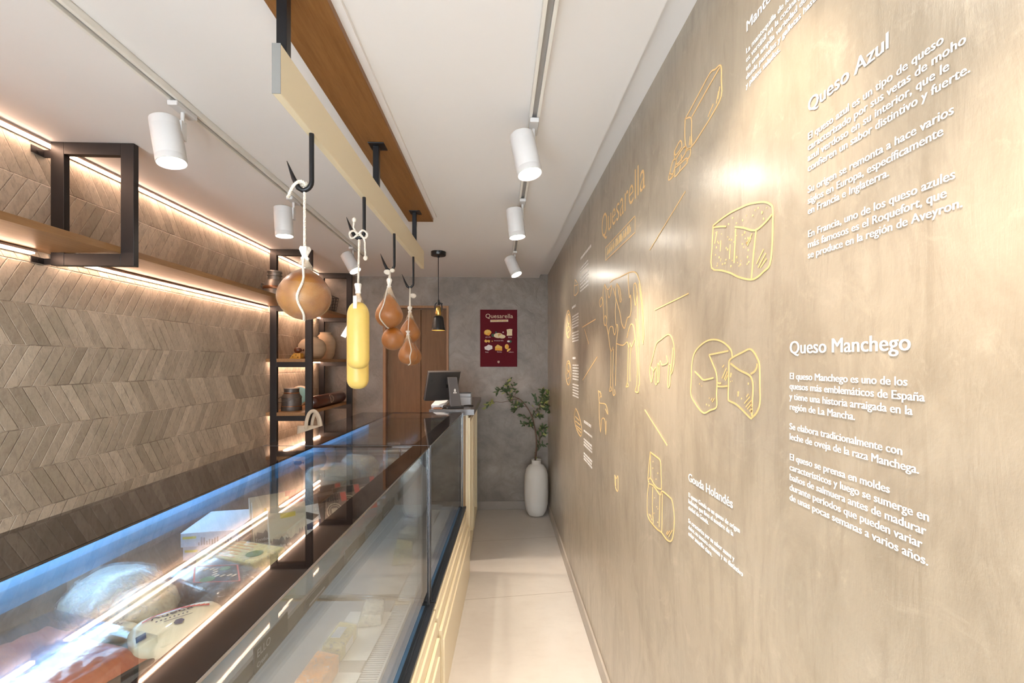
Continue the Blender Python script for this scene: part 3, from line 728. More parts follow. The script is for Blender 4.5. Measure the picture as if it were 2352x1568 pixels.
for rr0, rr1 in ((.0, .030), (.033, .040)):
    for i in range(28):
        a0, a1 = 2 * math.pi * i / 28, 2 * math.pi * (i + 1) / 28
        def pt(a, r_): 
            yy, h = r_ * math.cos(a), r_ * math.sin(a); ph = h / .0525 + .25
            return (cs[0] + .0526 * math.cos(ph), cs[1] - .02 + yy, cs[2] + .0526 * math.sin(ph))
        if rr0 == 0: continue
        lb.quad(pt(a0, rr0), pt(a0, rr1), pt(a1, rr1), pt(a1, rr0))
for i in range(-3, 4):
    hh = math.sqrt(max(0, .024 ** 2 - (i * .007) ** 2)) * .8
    lb.quad(*[(cs[0] + .0527 * math.cos(h / .0525 + .25), cs[1] - .02 + yy, cs[2] + .0527 * math.sin(h / .0525 + .25)) for yy, h in ((i * .007 - .002, -hh), (i * .007 + .002, -hh), (i * .007 + .002, hh), (i * .007 - .002, hh))])
lb.build('label', 'label_cream', t)['label'] = 'round cream label on the salami'
# canvas tote on the shelving upright
t = thing('tote_bag', (-1.40, 3.50, .72), 'cream canvas tote bag with looped handles hanging on the shelving upright', 'bag')
MB().tube([(-1.461, 3.60, 1.128), (-1.40, 3.52, 1.122), (-1.393, 3.505, 1.135)], .004, 8).build('hook', 'black_steel', t, 60)
bg = MB(); nx, nz = 12, 10
for sgn in (0, 1):
    vs = [(-1.53 + .19 * i / nx, 3.50 + sgn * .03 * math.sin(math.pi * i / nx) * (1 - j / nz) - (1 - sgn) * .025 * math.sin(math.pi * i / nx) * (1 - j / nz) + .006 * math.sin(i * 1.3 + j * .7), .72 + .30 * j / nz) for j in range(nz + 1) for i in range(nx + 1)]
    bg.add(vs, [(j * (nx + 1) + i, j * (nx + 1) + i + 1, (j + 1) * (nx + 1) + i + 1, (j + 1) * (nx + 1) + i) for j in range(nz) for i in range(nx)])
bo = bg.build('bag_body', 'canvas', t, 80, flip=False); md = bo.modifiers.new('cloth', 'SOLIDIFY'); md.thickness = .002
def strap(pts, wd, name='handle'):
    pts = smoothpts(pts, 5); mb = MB(); vs = []
    for i, p in enumerate(pts):
        d = (pts[min(i + 1, len(pts) - 1)] - pts[max(i - 1, 0)]).normalized(); s_ = d.cross(Vector((0, 1, 0))).normalized() * wd / 2
        vs += [p - s_, p + s_]
    mb.add(vs, [(2 * i, 2 * i + 1, 2 * i + 3, 2 * i + 2) for i in range(len(pts) - 1)])
    o = mb.build(name, 'canvas', t, 80, flip=False); m_ = o.modifiers.new('cloth', 'SOLIDIFY'); m_.thickness = .002
strap([(-1.455, 3.475, 1.0), (-1.448, 3.475, 1.06), (-1.43, 3.478, 1.115), (-1.40, 3.48, 1.133), (-1.372, 3.478, 1.112), (-1.35, 3.475, 1.06), (-1.342, 3.475, 1.0)], .026)
strap([(-1.428, 3.515, 1.0), (-1.42, 3.512, 1.06), (-1.402, 3.508, 1.108), (-1.39, 3.508, 1.10), (-1.374, 3.512, 1.05), (-1.372, 3.515, 1.0)], .022)

# ------------------------------------------------------------------ poster and pendant
PXL, PXR, PZ0, PZ1 = -.203, .172, 1.452, 2.030
t = thing('poster', ((PXL + PXR) / 2, YB, PZ0), 'dark red cheese poster board on the grey plaster back wall', 'poster')
MB().box(PXL, PXR, YB - .018, YB - .0005, PZ0, PZ1).build('board', 'poster_red', t, bevel=.001)
pw = PXR - PXL
def pp(u, v): return (PXL + pw * (u - 140) / 888.0, PZ1 - (PZ1 - PZ0) * (v - 97) / 1385.0)
LYR = [0]
def flat(shape, m, name='picture', closed=True):
    LYR[0] += 1; y = YB - .0184 - .00012 * LYR[0]
    MB().prism([pp(*q) for q in shape], lambda a, b, q: (a, y + q, b), 0, .0001).build(name, m, t)
def ptext(body, u, v, size, m, xs=1, wgt=0, uend=None):
    x, z = pp(u, v); LYR[0] += 1; y = YB - .0184 - .00012 * LYR[0]
    if uend: xs = (pp(uend, v)[0] - x) / text_width(body, size)
    mb = MB(); text_mesh(mb, body, lambda a, b, q: (x + a, y - q, z + b), size, xs, wgt, .0001); mb.build('lettering', m, t)
ptext('Quesarella', 262, 300, .062, 'poster_sand', uend=918)
flat([(383, 343), (812, 335), (812, 388), (383, 398)], 'poster_sand')
x_ = 405
for wd in (150, 105, 85):
    flat([(x_, 358), (x_ + wd, 356), (x_ + wd, 376), (x_, 378)], 'p_tan'); x_ += wd + 14
def ell(cx, cy, rx, ry, n=20, a0=0): return [(cx + rx * math.cos(2 * math.pi * i / n + a0), cy + ry * math.sin(2 * math.pi * i / n + a0)) for i in range(n)]
flat([(232, 640), (255, 600), (310, 582), (370, 592), (412, 640), (395, 680), (350, 728), (285, 712), (238, 690)], 'p_org')
flat([(240, 640), (262, 604), (310, 586), (362, 594), (405, 640), (330, 660), (290, 700)], 'p_yel')
flat(ell(455, 720, 50, 40), 'p_green'); flat(ell(518, 650, 22, 25), 'p_green')
flat(ell(575, 725, 110, 62), 'p_cream'); flat([(560, 700), (600, 670), (650, 690), (640, 760), (590, 770)], 'p_tan'); flat(ell(668, 750, 78, 46), 'p_cream')
flat(ell(690, 645, 18, 16), 'p_pink'); flat([(772, 580), (850, 562), (912, 570), (905, 640), (908, 725), (775, 730), (785, 660)], 'p_cream')
flat([(240, 850), (275, 815), (300, 845), (340, 835), (375, 840), (370, 890), (340, 895), (320, 870), (290, 898), (250, 885)], 'p_yel'); flat(ell(428, 862, 14, 14), 'p_yel')
flat(ell(860, 868, 38, 34), 'p_green'); flat(ell(820, 865, 34, 24), 'p_white')
flat([(240, 1000), (285, 985), (340, 945), (430, 975), (435, 1045), (340, 1090), (250, 1060)], 'p_white')
flat([(497, 1000), (558, 942), (610, 970), (665, 995), (665, 1095), (497, 1085)], 'p_yel'); flat([(499, 1030), (665, 1035), (663, 1093), (499, 1083)], 'p_org')
flat(ell(778, 995, 48, 62), 'p_yel'); flat(ell(790, 1000, 26, 45), 'p_org'); flat([(780, 1085), (815, 1045), (875, 1035), (850, 1085), (785, 1125)], 'p_yel')
for b_, u_, v_, e_ in (('gouda', 268, 775, 392), ('mozzarella', 470, 862, 695), ('blue', 808, 782, 895), ('feta', 262, 1142, 338), ('Swiss', 545, 1138, 655), ('edam', 820, 1140, 938)):
    ptext(b_, u_, v_, .020, 'p_pink', uend=e_)
flat([(557, 1342), (602, 1342), (600, 1385), (580, 1395), (558, 1385)], 'poster_sand'); flat([(570, 1355), (590, 1355), (590, 1378), (570, 1378)], 'poster_red')

px_, py_ = -.483, 3.58
t = thing('pendant_lamp', (px_, py_, 1.743), 'small black and brass pendant lamp hanging in front of the oak door', 'lamp')
MB().lathe([(0, 0), (.056, 0), (.058, .003), (.058, .03), (0, .03)], (px_, py_, H - .0305), 36).build('ceiling_rose', 'lamp_black', t, 40)
MB().cyl((px_, py_, H - .03), (px_, py_, 1.985), .003, n=8).cyl((px_, py_, H - .045), (px_, py_, H - .028), .008, n=12).build('cord', 'black_iron', t, 60)
mb = MB().cyl((px_, py_, 1.945), (px_, py_, 1.985), .012, .008, 16)
for s in (-1, 1): mb.tube(smoothpts([(px_ + s * .006, py_, 1.965), (px_ + s * .024, py_, 1.95), (px_ + s * .027, py_, 1.92), (px_ + s * .02, py_, 1.89)], 4), .005, 8)
mb.cyl((px_ + .01, py_ - .02, 1.958), (px_ + .035, py_ - .02, 1.95), .006, n=10)
mb.build('bracket', 'lamp_black', t, 60)
MB().lathe([(0, 1.935), (.012, 1.934), (.019, 1.92), (.022, 1.90), (.022, 1.872), (.017, 1.858), (.012, 1.852)], (px_, py_, 0), 28, caps=False).build('socket', 'brass', t, 60)
MB().lathe([(.012, 1.862), (.026, 1.860), (.036, 1.852), (.040, 1.84), (.049, 1.775), (.056, 1.748), (.0555, 1.746), (.048, 1.774), (.0385, 1.838), (.034, 1.849), (.012, 1.855)], (px_, py_, 0), 40, caps=False).build('shade', 'lamp_black', t, 40)
MB().lathe([(.012, 1.853), (.033, 1.847), (.0375, 1.836), (.047, 1.772), (.0535, 1.748)], (px_, py_, 0), 40, caps=False).build('shade_lining', 'lamp_inside', t, 60)
MB().lathe(sph_prof(.022, 1.80, 1.2, 12), (px_, py_, 0), 20, caps=False).build('bulb', 'bulb_warm', t, 80)

# ------------------------------------------------------------------ floor vase with an artificial branch
vx, vy = .352, 4.44
t = thing('floor_vase', (vx, vy, 0), 'tall off-white floor vase in the corner by the back wall', 'vase')
MB().lathe([(0, .001), (.05, .001), (.075, .012), (.10, .055), (.114, .12), (.1185, .22), (.1175, .32), (.113, .40), (.10, .455), (.075, .49), (.052, .502), (.047, .508), (.047, .542), (.05, .546), (.044, .546), (.041, .54), (.041, .50), (0, .49)], (vx, vy, 0), 56, caps=False).build('vase_body', 'vase_white', t, 60)
b_ = thing('olive_branch', (vx, vy, .50), 'leafy artificial branch rising out of the tall white floor vase', 'plant')
PS = 4.45
def bp(u, v, dy=0): p = atY(1100 + u / 4.75, 860 + v / 4.75, PS + dy); return p
wd_ = MB(); twigs = []
def limb(pts, r0, r1, leafy=0, seed=0):
    P = smoothpts([bp(*p) for p in pts], 5); n = len(P)
    wd_.tube(P, [r0 + (r1 - r0) * i / (n - 1) for i in range(n)], 7)
    if leafy: twigs.append((P, leafy, seed))
limb([(612, 1000, -.01), (615, 900), (628, 780), (622, 650), (605, 560, .01), (575, 450), (520, 350, .02), (460, 280, .02), (420, 255, .02)], .0085, .004)
limb([(612, 1000, 0), (630, 850, .03), (660, 740, .05), (655, 620, .06)], .005, .003, 9, 1)
limb([(420, 255, .02), (370, 235, .03), (320, 215, .02), (290, 190, .0)], .004, .002, 9, 2)
limb([(440, 265), (385, 270, -.03), (330, 285, -.04), (250, 302, -.03), (180, 298, -.02), (120, 320)], .0035, .0015, 0, 3)
limb([(180, 298, -.02), (140, 300, -.02), (100, 330, -.02), (75, 360)], .002, .001, 15, 4)
limb([(575, 450), (620, 400, -.02), (680, 350, -.04), (740, 330, -.05), (785, 345, -.06)], .004, .002, 13, 5)
limb([(680, 350, -.04), (640, 330), (630, 270), (600, 230)], .003, .0015, 11, 6)
limb([(680, 350, -.04), (720, 300, -.06), (750, 240, -.07), (760, 190, -.06)], .003, .0015, 26, 7)
limb([(660, 360, -.04), (680, 280, -.06), (700, 220, -.07), (690, 170, -.05)], .003, .0015, 18, 17)
limb([(605, 560), (560, 530, -.03), (520, 545, -.05), (460, 530, -.05)], .003, .0015, 12, 8)
limb([(600, 600), (570, 560), (545, 490, -.02), (490, 450, -.03), (450, 440)], .003, .0015, 12, 9)
limb([(520, 350, .02), (470, 340), (430, 330), (360, 310, -.02), (340, 250)], .003, .0015, 16, 10)
limb([(470, 330), (420, 360, -.03), (390, 400), (370, 380)], .0025, .001, 9, 11)
limb([(320, 215), (280, 180), (230, 160), (180, 205)], .0025, .001, 13, 12)
limb([(340, 230), (330, 160), (300, 110), (335, 60)], .0025, .001, 14, 13)
limb([(390, 230), (400, 190), (370, 130), (400, 95)], .002, .001, 8, 14)
limb([(620, 600), (660, 620), (700, 570), (735, 590)], .0025, .001, 16, 15)
limb([(655, 700), (690, 660), (740, 650)], .002, .001, 7, 16)
limb([(590, 470), (640, 450, -.03), (690, 460, -.04)], .0025, .001, 12, 18)
limb([(700, 330, -.05), (750, 380, -.06), (785, 400)], .002, .001, 11, 19)
limb([(650, 760), (690, 770), (730, 765)], .0015, .001, 4, 20)
limb([(640, 390), (540, 310), (520, 290)], .001, .001, 2, 21)
wd_.build('branches', 'bark', b_, 60)
lf = {'leaf_dark': MB(), 'leaf_light': MB()}
LR = random.Random(3)
def leaf(mb, p, d, L, wd):
    d = d.normalized(); s = d.cross(Vector((LR.uniform(-.4, .4), -1, LR.uniform(-.2, .8)))); s.normalize(); nrm = s.cross(d).normalized()
    vs = [p]
    for k, wq in ((.25, .75), (.5, 1.0), (.75, .7)):
        m_ = p + d * L * k - nrm * L * .10 * k * k
        vs += [m_ - s * wd * wq + nrm * wd * .25, m_ - nrm * .0003, m_ + s * wd * wq + nrm * wd * .25]
    vs.append(p + d * L - nrm * L * .12)
    mb.add(vs, [(0, 2, 1), (0, 3, 2), (1, 2, 5, 4), (2, 3, 6, 5), (4, 5, 8, 7), (5, 6, 9, 8), (7, 8, 10), (8, 9, 10)])
for P, n, sd in twigs:
    for i in range(int(n * 1.9)):
        f = .15 + .85 * (i + LR.random()) / (n * 1.9); k = min(int(f * (len(P) - 1)), len(P) - 2)
        d = (P[k + 1] - P[k]).normalized(); o = Vector((LR.uniform(-1, 1), LR.uniform(-1, 1), LR.uniform(-.7, 1)))
        q = P[k].lerp(P[k + 1], LR.random()); dd = d * .6 + o
        L = LR.uniform(.03, .055)
        tip = q + dd.normalized() * L
        if tip.x > WR - .01 or tip.y > YB - .01: dd.x = -abs(dd.x); dd.y = -abs(dd.y)
        light = LR.random() < (.75 if sd in (4, ) else .35 if sd in (13, 7) else .1)
        leaf(lf['leaf_light' if light else 'leaf_dark'], q, dd, L, LR.uniform(.0055, .009))
for k_, mb in lf.items(): tag(mb.build('leaves', k_, b_, 80, flip=False), 'pale yellow green leaves' if k_ == 'leaf_light' else 'dark green leaves')

# ------------------------------------------------------------------ lettering and line drawings on the plaster wall
WX = WR - .0002
def wallpt(y, z, t=0): return (WX - .0008 - t, y, z)
def letter_block(label, lines, cap, left_u, xs_ref=None, xs=1.087, weight=0, group='white lettering blocks on the plaster wall', head=None):
    """lines: (v at left edge, text); head: (v, text, cap, right_u)"""
    p0 = atX(left_u, lines[0][0], WR); t = thing('wall_lettering', (WR, p0.y, p0.z), label, 'lettering', group)
    size = cap / .682
    if xs_ref:
        i, ru = xs_ref; xs = (p0.y - atX(ru, 831, WR).y) / text_width(lines[i][1], size)
    cur, last = [], None
    paras = [[]]
    step = abs(lines[1][0] - lines[0][0]) if len(lines) > 1 else 20
    for v, s in lines:
        if last is not None and abs(v - last) > step * 1.45: paras.append([])
        paras[-1].append((v, s)); last = v
    if head:
        v, s, hc, ru = head; q = atX(left_u, v, WR); hs = hc / .682
        hx = (q.y - atX(ru, 831, WR).y) / text_width(s, hs) if ru else xs
        mb = MB(); text_mesh(mb, s, lambda a, b, k: wallpt(q.y - a, q.z + b, k), hs, hx, weight, bold=.013); mb.build('heading', 'vinyl_white', t)
    for pa in paras:
        mb = MB()
        for v, s in pa:
            q = atX(left_u, v, WR); text_mesh(mb, s, lambda a, b, k: wallpt(q.y - a, q.z + b, k), size, xs, weight, bold=.012)
        mb.build('paragraph', 'vinyl_white', t)
    return xs
letter_block('white lettering block with the heading Queso Manchego on the plaster wall',
    [(870, 'El queso Manchego es uno de los'), (893, 'quesos más emblemáticos de España'), (916.5, 'y tiene una historia arraigada en la'), (940, 'región de La Mancha.'),
     (985, 'Se elabora tradicionalmente con'), (1008.5, 'leche de oveja de la raza Manchega.'),
     (1055, 'El queso se prensa en moldes'), (1078.5, 'característicos y luego se sumerge en'), (1101.5, 'baños de salmuera antes de madurar'), (1124.5, 'durante períodos que pueden variar'), (1147.5, 'de unas pocas semanas a varios años.')],
    .0106, 1815, (1, 2125), head=(812, 'Queso Manchego', .0205, 2091))
letter_block('white lettering block with the heading Queso Azul, highest and nearest on the plaster wall',
    [(322.5, 'El queso azul es un tipo de queso'), (346.8, 'caracterizado por sus vetas de moho'), (371, 'azul verdoso en su interior, que le'), (395, 'confieren un sabor distintivo y fuerte.'),
     (444, 'Su origen se remonta a hace varios'), (469, 'siglos en Europa, específicamente'), (493, 'en Francia e Inglaterra.'),
     (545.7, 'En Francia, uno de los queso azules'), (570, 'más famosos es el Roquefort, que'), (594, 'se produce en la región de Aveyron.')],
    .0106, 1857, (3, 2229), head=(260, 'Queso Azul', .0205, 2040))
letter_block('white lettering block about butter, cut off by the top edge of the photo',
    [(125, 'La mantequilla de leche'), (144.5, 'es versátil en la cocina y'), (164.5, 'en una amplia variedad de'), (184.5, 'desde pasteles y galletas hasta'), (204, 'y platos salados.')],
    .0106, 1715, head=(76, 'Mantequilla', .0205, None))
letter_block('white lettering block with the heading Gouda Holandés, low on the plaster wall',
    [(1139.5, 'El queso Gouda es un queso de origen'), (1154, 'holandés que lleva el nombre de la'), (1168.5, 'ciudad de Gouda.'), (1199, 'Se caracteriza por su sabor suave y'), (1213.5, 'dulce, su textura cremosa y su distintivo'), (1228, 'color amarillo claro.')],
    .0106, 1582, (4, 1707), head=(1103.5, 'Gouda Holandés', .0205, 1683))
# far blocks, too slanted to read in the photo: rows of short white strokes
def ribbon(mb, pts, wd, closed=False, t=.0006):
    """flat raised line on the wall through (Y, Z) points"""
    n = len(pts)
    if n < 2: return
    vs = []
    for i, p in enumerate(pts):
        a = pts[i - 1] if (i > 0 or closed) else p; b = pts[(i + 1) % n] if (i < n - 1 or closed) else p
        d = Vector((b[0] - a[0], b[1] - a[1]));
        if d.length < 1e-7: d = Vector((1, 0))
        d.normalize(); nx, ny = -d.y * wd / 2, d.x * wd / 2
        w_ = 1.0
        vs += [wallpt(p[0] + nx * w_, p[1] + ny * w_, t), wallpt(p[0] - nx * w_, p[1] - ny * w_, t), wallpt(p[0] + nx, p[1] + ny, -.0004), wallpt(p[0] - nx, p[1] - ny, -.0004)]
    fs = []
    for i in range(n if closed else n - 1):
        j = (i + 1) % n; A, B = 4 * i, 4 * j
        fs += [(A, A + 1, B + 1, B), (A, B, B + 2, A + 2), (A + 1, A + 3, B + 3, B + 1)]
    mb.add(vs, fs)
def w2(u, v): p = atX(u, v, WR); return (p.y, p.z)
def bars(label, reg, rows, hw, seed):
    ox, oy, s = reg; r_ = random.Random(seed)
    t = thing('wall_lettering', atX(ox + rows[0][0] / s, oy + rows[0][1] / s, WR), label, 'lettering', 'white lettering blocks on the plaster wall')
    for k, (u0, v0, u1, v1, kind) in enumerate(rows):
        mb = MB(); a = w2(ox + u0 / s, oy + v0 / s); b = w2(ox + u1 / s, oy + v1 / s); z = (a[1] + b[1]) / 2
        y = a[0]; 
        while y > b[0] + .004:
            L = min(r_.uniform(.016, .05), y - b[0]); ribbon(mb, [(y, z), (y - L, z)], hw * (1.7 if kind else 1)); y -= L + .007
        mb.build('heading' if kind else 'text_line', 'vinyl_white', t)
R1 = (1250, 350, 2.6125); R2 = (1250, 750, 2.957)
bars('small white lettering block beside the triangle drawing, high near the back wall', R1, [(220, 635, 283, 562, 1)] + [(218, 694 + 20 * k, 266, 650 + 20 * k, 0) for k in (0, 1, 3, 4, 5, 6, 7)], .0085, 1)
bars('small white lettering block beside the upper round cheese drawing near the back wall', R1, [(168, 930, 190, 920, 1)] + [(170, 985 + 17 * k, 207, 967 + 17 * k, 0) for k in (0, 1, 2, 3, 4, 6, 7, 8, 9)], .0085, 2)
bars('small white lettering block beside the lower round cheese drawing near the back wall', R1, [(172, 1235, 190, 1232, 1)] + [(172, 1278 + 17 * k, 207, 1274 + 17 * k, 0) for k in (0, 1, 2, 3, 4, 5, 7, 8, 9, 10, 11)], .0085, 3)
bars('small white lettering block beside the fan shaped drawing, above the daylight patch', R2, [(272, 645, 320, 676, 1)] + [(270, 705 + 20 * k, 327, 750 + 20 * k, 0) for k in (0, 3, 4, 5, 8, 9, 10)], .0085, 4)

def doodle(label, reg, strokes, wd, cat='wall drawing', dots=(), hatch=(), group='gold line drawings on the plaster wall', name='line_drawing'):
    ox, oy, s = reg; mb = MB()
    for st in strokes:
        pts = [Vector((ox + u / s, oy + v / s, 0)) for u, v in st]
        if len(pts) > 2 and wd: pts = smoothpts(pts, 3)
        ribbon(mb, [w2(p.x, p.y) for p in pts], wd)
    for (u, v, r_) in dots:
        y, z = w2(ox + u / s, oy + v / s); 
        n = 8; mb.prism([(y + r_ * .8 * math.cos(2 * math.pi * i / n), z + r_ * 1.1 * math.sin(2 * math.pi * i / n)) for i in range(n)], lambda a, b, q: wallpt(a, b, q), -.0004, .0006)
    for a, b in hatch: ribbon(mb, [w2(ox + a[0] / s, oy + a[1] / s), w2(ox + b[0] / s, oy + b[1] / s)], wd * .6)
    o = mb.build(name, 'vinyl_gold', None)
    return tag(o, label, cat, group)
S = (1480, 120, 2.8)
doodle('gold line drawing of a butter block with cut pieces, high on the plaster wall', S,
    [[(265, 430), (345, 282), (425, 135), (460, 110), (495, 85), (498, 180), (497, 285), (440, 400), (375, 505), (308, 605), (270, 612), (262, 520), (265, 430)],
     [(265, 430), (303, 422), (305, 510), (308, 605)], [(308, 415), (400, 250), (490, 95)],
     [(195, 640), (233, 568), (242, 610), (205, 662), (195, 640), (197, 690)], [(205, 690), (235, 640), (265, 605), (270, 640), (240, 690), (212, 720), (205, 690)],
     [(165, 780), (185, 700), (207, 695), (187, 780), (165, 780), (158, 822), (184, 802), (187, 780)], [(200, 745), (240, 710), (275, 680), (278, 710), (235, 760), (198, 800), (200, 745)], [(240, 660), (243, 700)], [(265, 640), (298, 620), (295, 665), (272, 700)]], .0036,
    hatch=[((480, 250), (465, 330)), ((488, 220), (476, 300)), ((447, 330), (412, 415)), ((297, 540), (290, 598)), ((303, 555), (297, 598)), ((182, 790), (170, 812)), ((235, 725), (228, 765))])
dd = random.Random(5)
dots = [(735, 1000, .0018), (760, 1030, .0026), (700, 1050, .002), (635, 1080, .002), (570, 1065, .002), (545, 1105, .0022), (595, 1098, .0018), (660, 1050, .0012), (770, 1070, .002), (790, 1000, .0012), (715, 1015, .0014)]
dots += [(dd.uniform(460, 680), dd.uniform(1150, 1375), dd.uniform(.0010, .0026)) for _ in range(42)]
doodle('gold line drawing of a speckled blue cheese wedge left of the Queso Azul lettering', S,
    [[(445, 1115), (500, 1070), (560, 1030), (620, 1000), (680, 975), (770, 962), (815, 978), (830, 1010), (829, 1130), (825, 1250), (810, 1365), (770, 1410), (735, 1442), (690, 1462), (610, 1445), (560, 1420), (500, 1402), (435, 1385), (438, 1250), (445, 1115)],
     [(450, 1126), (490, 1120), (530, 1120)], [(585, 1122), (640, 1128), (715, 1145), (780, 1095), (825, 1042)], [(722, 1147), (705, 1300), (692, 1455)], [(590, 1135), (585, 1250), (580, 1355)]], .0036,
    dots=dots, hatch=[((770, 1265), (725, 1360)), ((785, 1290), (735, 1385)), ((790, 1325), (750, 1385)), ((690, 1190), (665, 1245)), ((697, 1165), (660, 1230)), ((470, 1150), (455, 1230)), ((495, 1210), (490, 1280)), ((555, 1235), (550, 1330))])
dp = (1550, 740, 6.03)
doodle('gold line drawing of a whole cheese wheel with a cut wedge beside it', dp,
    [[(800, 485), (785, 385), (705, 295), (620, 250), (540, 238), (450, 258), (350, 330), (270, 440), (240, 600), (235, 800), (224, 950), (240, 1040), (300, 1140), (350, 1210), (400, 1252), (440, 1250), (500, 1215), (560, 1195), (588, 1150), (583, 1000), (590, 850), (580, 700), (530, 570), (480, 450)],
     [(480, 450), (620, 422), (752, 395)], [(280, 680), (350, 750), (400, 797), (470, 787), (545, 768)], [(595, 885), (665, 890), (738, 880)], [(592, 830), (620, 845), (650, 840)],
     [(755, 540), (752, 800), (745, 1050), (772, 1092), (850, 1130), (950, 1220), (1055, 1325), (1085, 1310), (1140, 1250), (1185, 1120), (1185, 900), (1180, 600), (1150, 500), (1100, 410), (1042, 370), (950, 412), (800, 490), (755, 540)],
     [(780, 570), (900, 660), (1030, 725), (1075, 790), (1090, 900), (1080, 1100), (1075, 1300)], [(1148, 570), (1140, 630), (1105, 685), (1060, 712)]], .0036,
    dots=[(785, 715, .0026), (780, 745, .0024), (885, 975, .003), (882, 1010, .0026), (930, 1055, .0018), (1025, 850, .002), (348, 852, .0016), (378, 882, .001), (445, 1138, .002), (480, 1152, .002), (778, 820, .0012), (803, 812, .0008)],
    hatch=[((690, 590), (665, 622)), ((722, 628), (660, 775)), ((735, 680), (690, 790)), ((742, 730), (705, 805)), ((1030, 990), (1000, 1030)), ((1050, 1030), (970, 1122)), ((1070, 1080), (990, 1172)), ((1080, 1120), (1012, 1202)), ((1085, 1170), (1040, 1232)), ((1085, 1212), (1060, 1262)), ((510, 1082), (525, 1050)), ((525, 1102), (557, 1050)), ((480, 1052), (492, 1045))])
G = (1480, 1020, 6.533)
doodle('gold line drawing of two stacked cheese blocks left of the Gouda lettering', G,
    [[(93, 118), (75, 300), (58, 510), (75, 580)], [(93, 118), (180, 185), (245, 255), (255, 450), (262, 650), (250, 672), (200, 655), (150, 600), (97, 510), (70, 525)], [(93, 118), (98, 320), (100, 510)],
     [(70, 590), (50, 750), (47, 1000), (62, 1100), (120, 1190), (200, 1280), (260, 1320), (330, 1420), (395, 1455), (430, 1400), (450, 1250), (452, 1050), (422, 850), (380, 790), (270, 702), (240, 762), (140, 622), (70, 590)],
     [(132, 640), (125, 900), (137, 1190)], [(238, 772), (233, 1000), (225, 1240)], [(275, 732), (272, 1000), (268, 1312)]], .0040,
    dots=[(135, 260, .002), (132, 360, .002), (208, 435, .0022), (180, 525, .0022), (158, 805, .0018), (190, 940, .0018), (207, 970, .0014), (150, 1035, .0018), (205, 1170, .002)],
    hatch=[((425, 1285), (370, 1388)), ((390, 1295), (345, 1362)), ((357, 1300), (335, 1342)), ((75, 1045), (87, 1078)), ((95, 1055), (102, 1098)), ((110, 1110), (118, 1140))])
K = (1360, 600, 4.9)
doodle('large gold line drawing of a standing cow in the middle of the plaster wall', K,
    [[(205, 240), (240, 205), (300, 185), (420, 125), (490, 125), (525, 190), (548, 300), (572, 500), (582, 700), (585, 850), (570, 935), (570, 750), (560, 500), (530, 250)],
     [(410, 120), (410, 250), (424, 410), (437, 378), (440, 560), (425, 620), (402, 635), (385, 690), (365, 755), (335, 700), (325, 630), (305, 540), (275, 430), (240, 300)],
     [(280, 245), (265, 330), (270, 430), (262, 560), (270, 720)], [(285, 250), (315, 310), (325, 400), (332, 440), (318, 455), (303, 350), (285, 250)],
     [(145, 255), (125, 350), (130, 550), (135, 690), (150, 722), (165, 690), (170, 550), (160, 350), (145, 255)], [(145, 255), (180, 320), (222, 270), (210, 370), (190, 410), (178, 330)], [(110, 400), (85, 450), (95, 512), (122, 460), (110, 400)],
     [(165, 720), (185, 830), (205, 980), (220, 1010), (240, 960)], [(185, 830), (205, 740), (235, 740), (245, 800), (260, 822), (282, 710), (292, 780), (277, 900), (270, 1150), (265, 1400)],
     [(212, 1000), (215, 1200), (205, 1410), (198, 1460), (222, 1450), (215, 1410)], [(245, 985), (235, 1200), (235, 1440), (242, 1507), (262, 1490), (255, 1440)],
     [(277, 925), (350, 945), (397, 908), (415, 970), (430, 920), (447, 962), (480, 880), (485, 855)], [(410, 970), (405, 1200), (397, 1370), (383, 1410), (410, 1405), (405, 1370)], [(440, 970), (428, 1200), (430, 1350)],
     [(395, 860), (420, 750), (445, 705), (470, 740), (485, 860), (500, 1000), (512, 1200), (505, 1390), (488, 1460), (522, 1472), (527, 1400), (537, 1380), (530, 1200), (528, 1000), (535, 900), (518, 700), (515, 450), (500, 270), (482, 248), (468, 300), (483, 470), (495, 482), (513, 350)],
     [(495, 645), (510, 800), (520, 950)], [(135, 650), (150, 610), (168, 650)]], .0042)
doodle('gold line drawing of a grazing sheep right of the cow drawing', K,
    [[(665, 1160), (700, 1020), (730, 920), (790, 870), (850, 825), (890, 840), (920, 920), (930, 1050), (917, 1200), (890, 1270), (900, 1150), (915, 970)], [(665, 1155), (650, 1230), (660, 1330), (674, 1355), (692, 1240), (665, 1190)],
     [(692, 1240), (725, 1195), (712, 1370), (738, 1357), (740, 1155), (760, 1200), (755, 1350), (738, 1350)], [(755, 1190), (770, 1120), (790, 1165), (850, 1145), (850, 1100), (840, 1060)], [(865, 1170), (855, 1398), (878, 1390), (890, 1180), (868, 1165)]], .0036)
doodle('small gold line drawing of a goat below the cow drawing', R2,
    [[(368, 435), (375, 510), (385, 520), (420, 530), (434, 595), (417, 560)], [(375, 510), (375, 600), (384, 716), (392, 630), (412, 632), (420, 730), (422, 640)], [(368, 435), (387, 458), (380, 485)], [(380, 440), (390, 480)]], .0045)
doodle('small gold line emblem low in the middle of the plaster wall', R2, [[(480, 1008), (485, 1090), (500, 1118), (503, 1080), (501, 1012), (492, 1032), (480, 1008)], [(485, 1030), (487, 1080)]], .004, 'emblem')
doodle('thin slanted gold line above the sheep drawing', R1, [[(665, 945), (870, 845)]], .0032)
doodle('long thin gold line crossing the upper lamp glare', R1, [[(635, 585), (850, 232)]], .0028)
doodle('slanted gold line on the right of the goat drawing', R2, [[(685, 565), (838, 808)]], .0036)
doodle('short gold line just left of the cow drawing', R1, [[(230, 1048), (310, 1000)]], .005)
doodle('short steep gold line above the goat drawing', R1, [[(232, 1365), (320, 1225)]], .005)
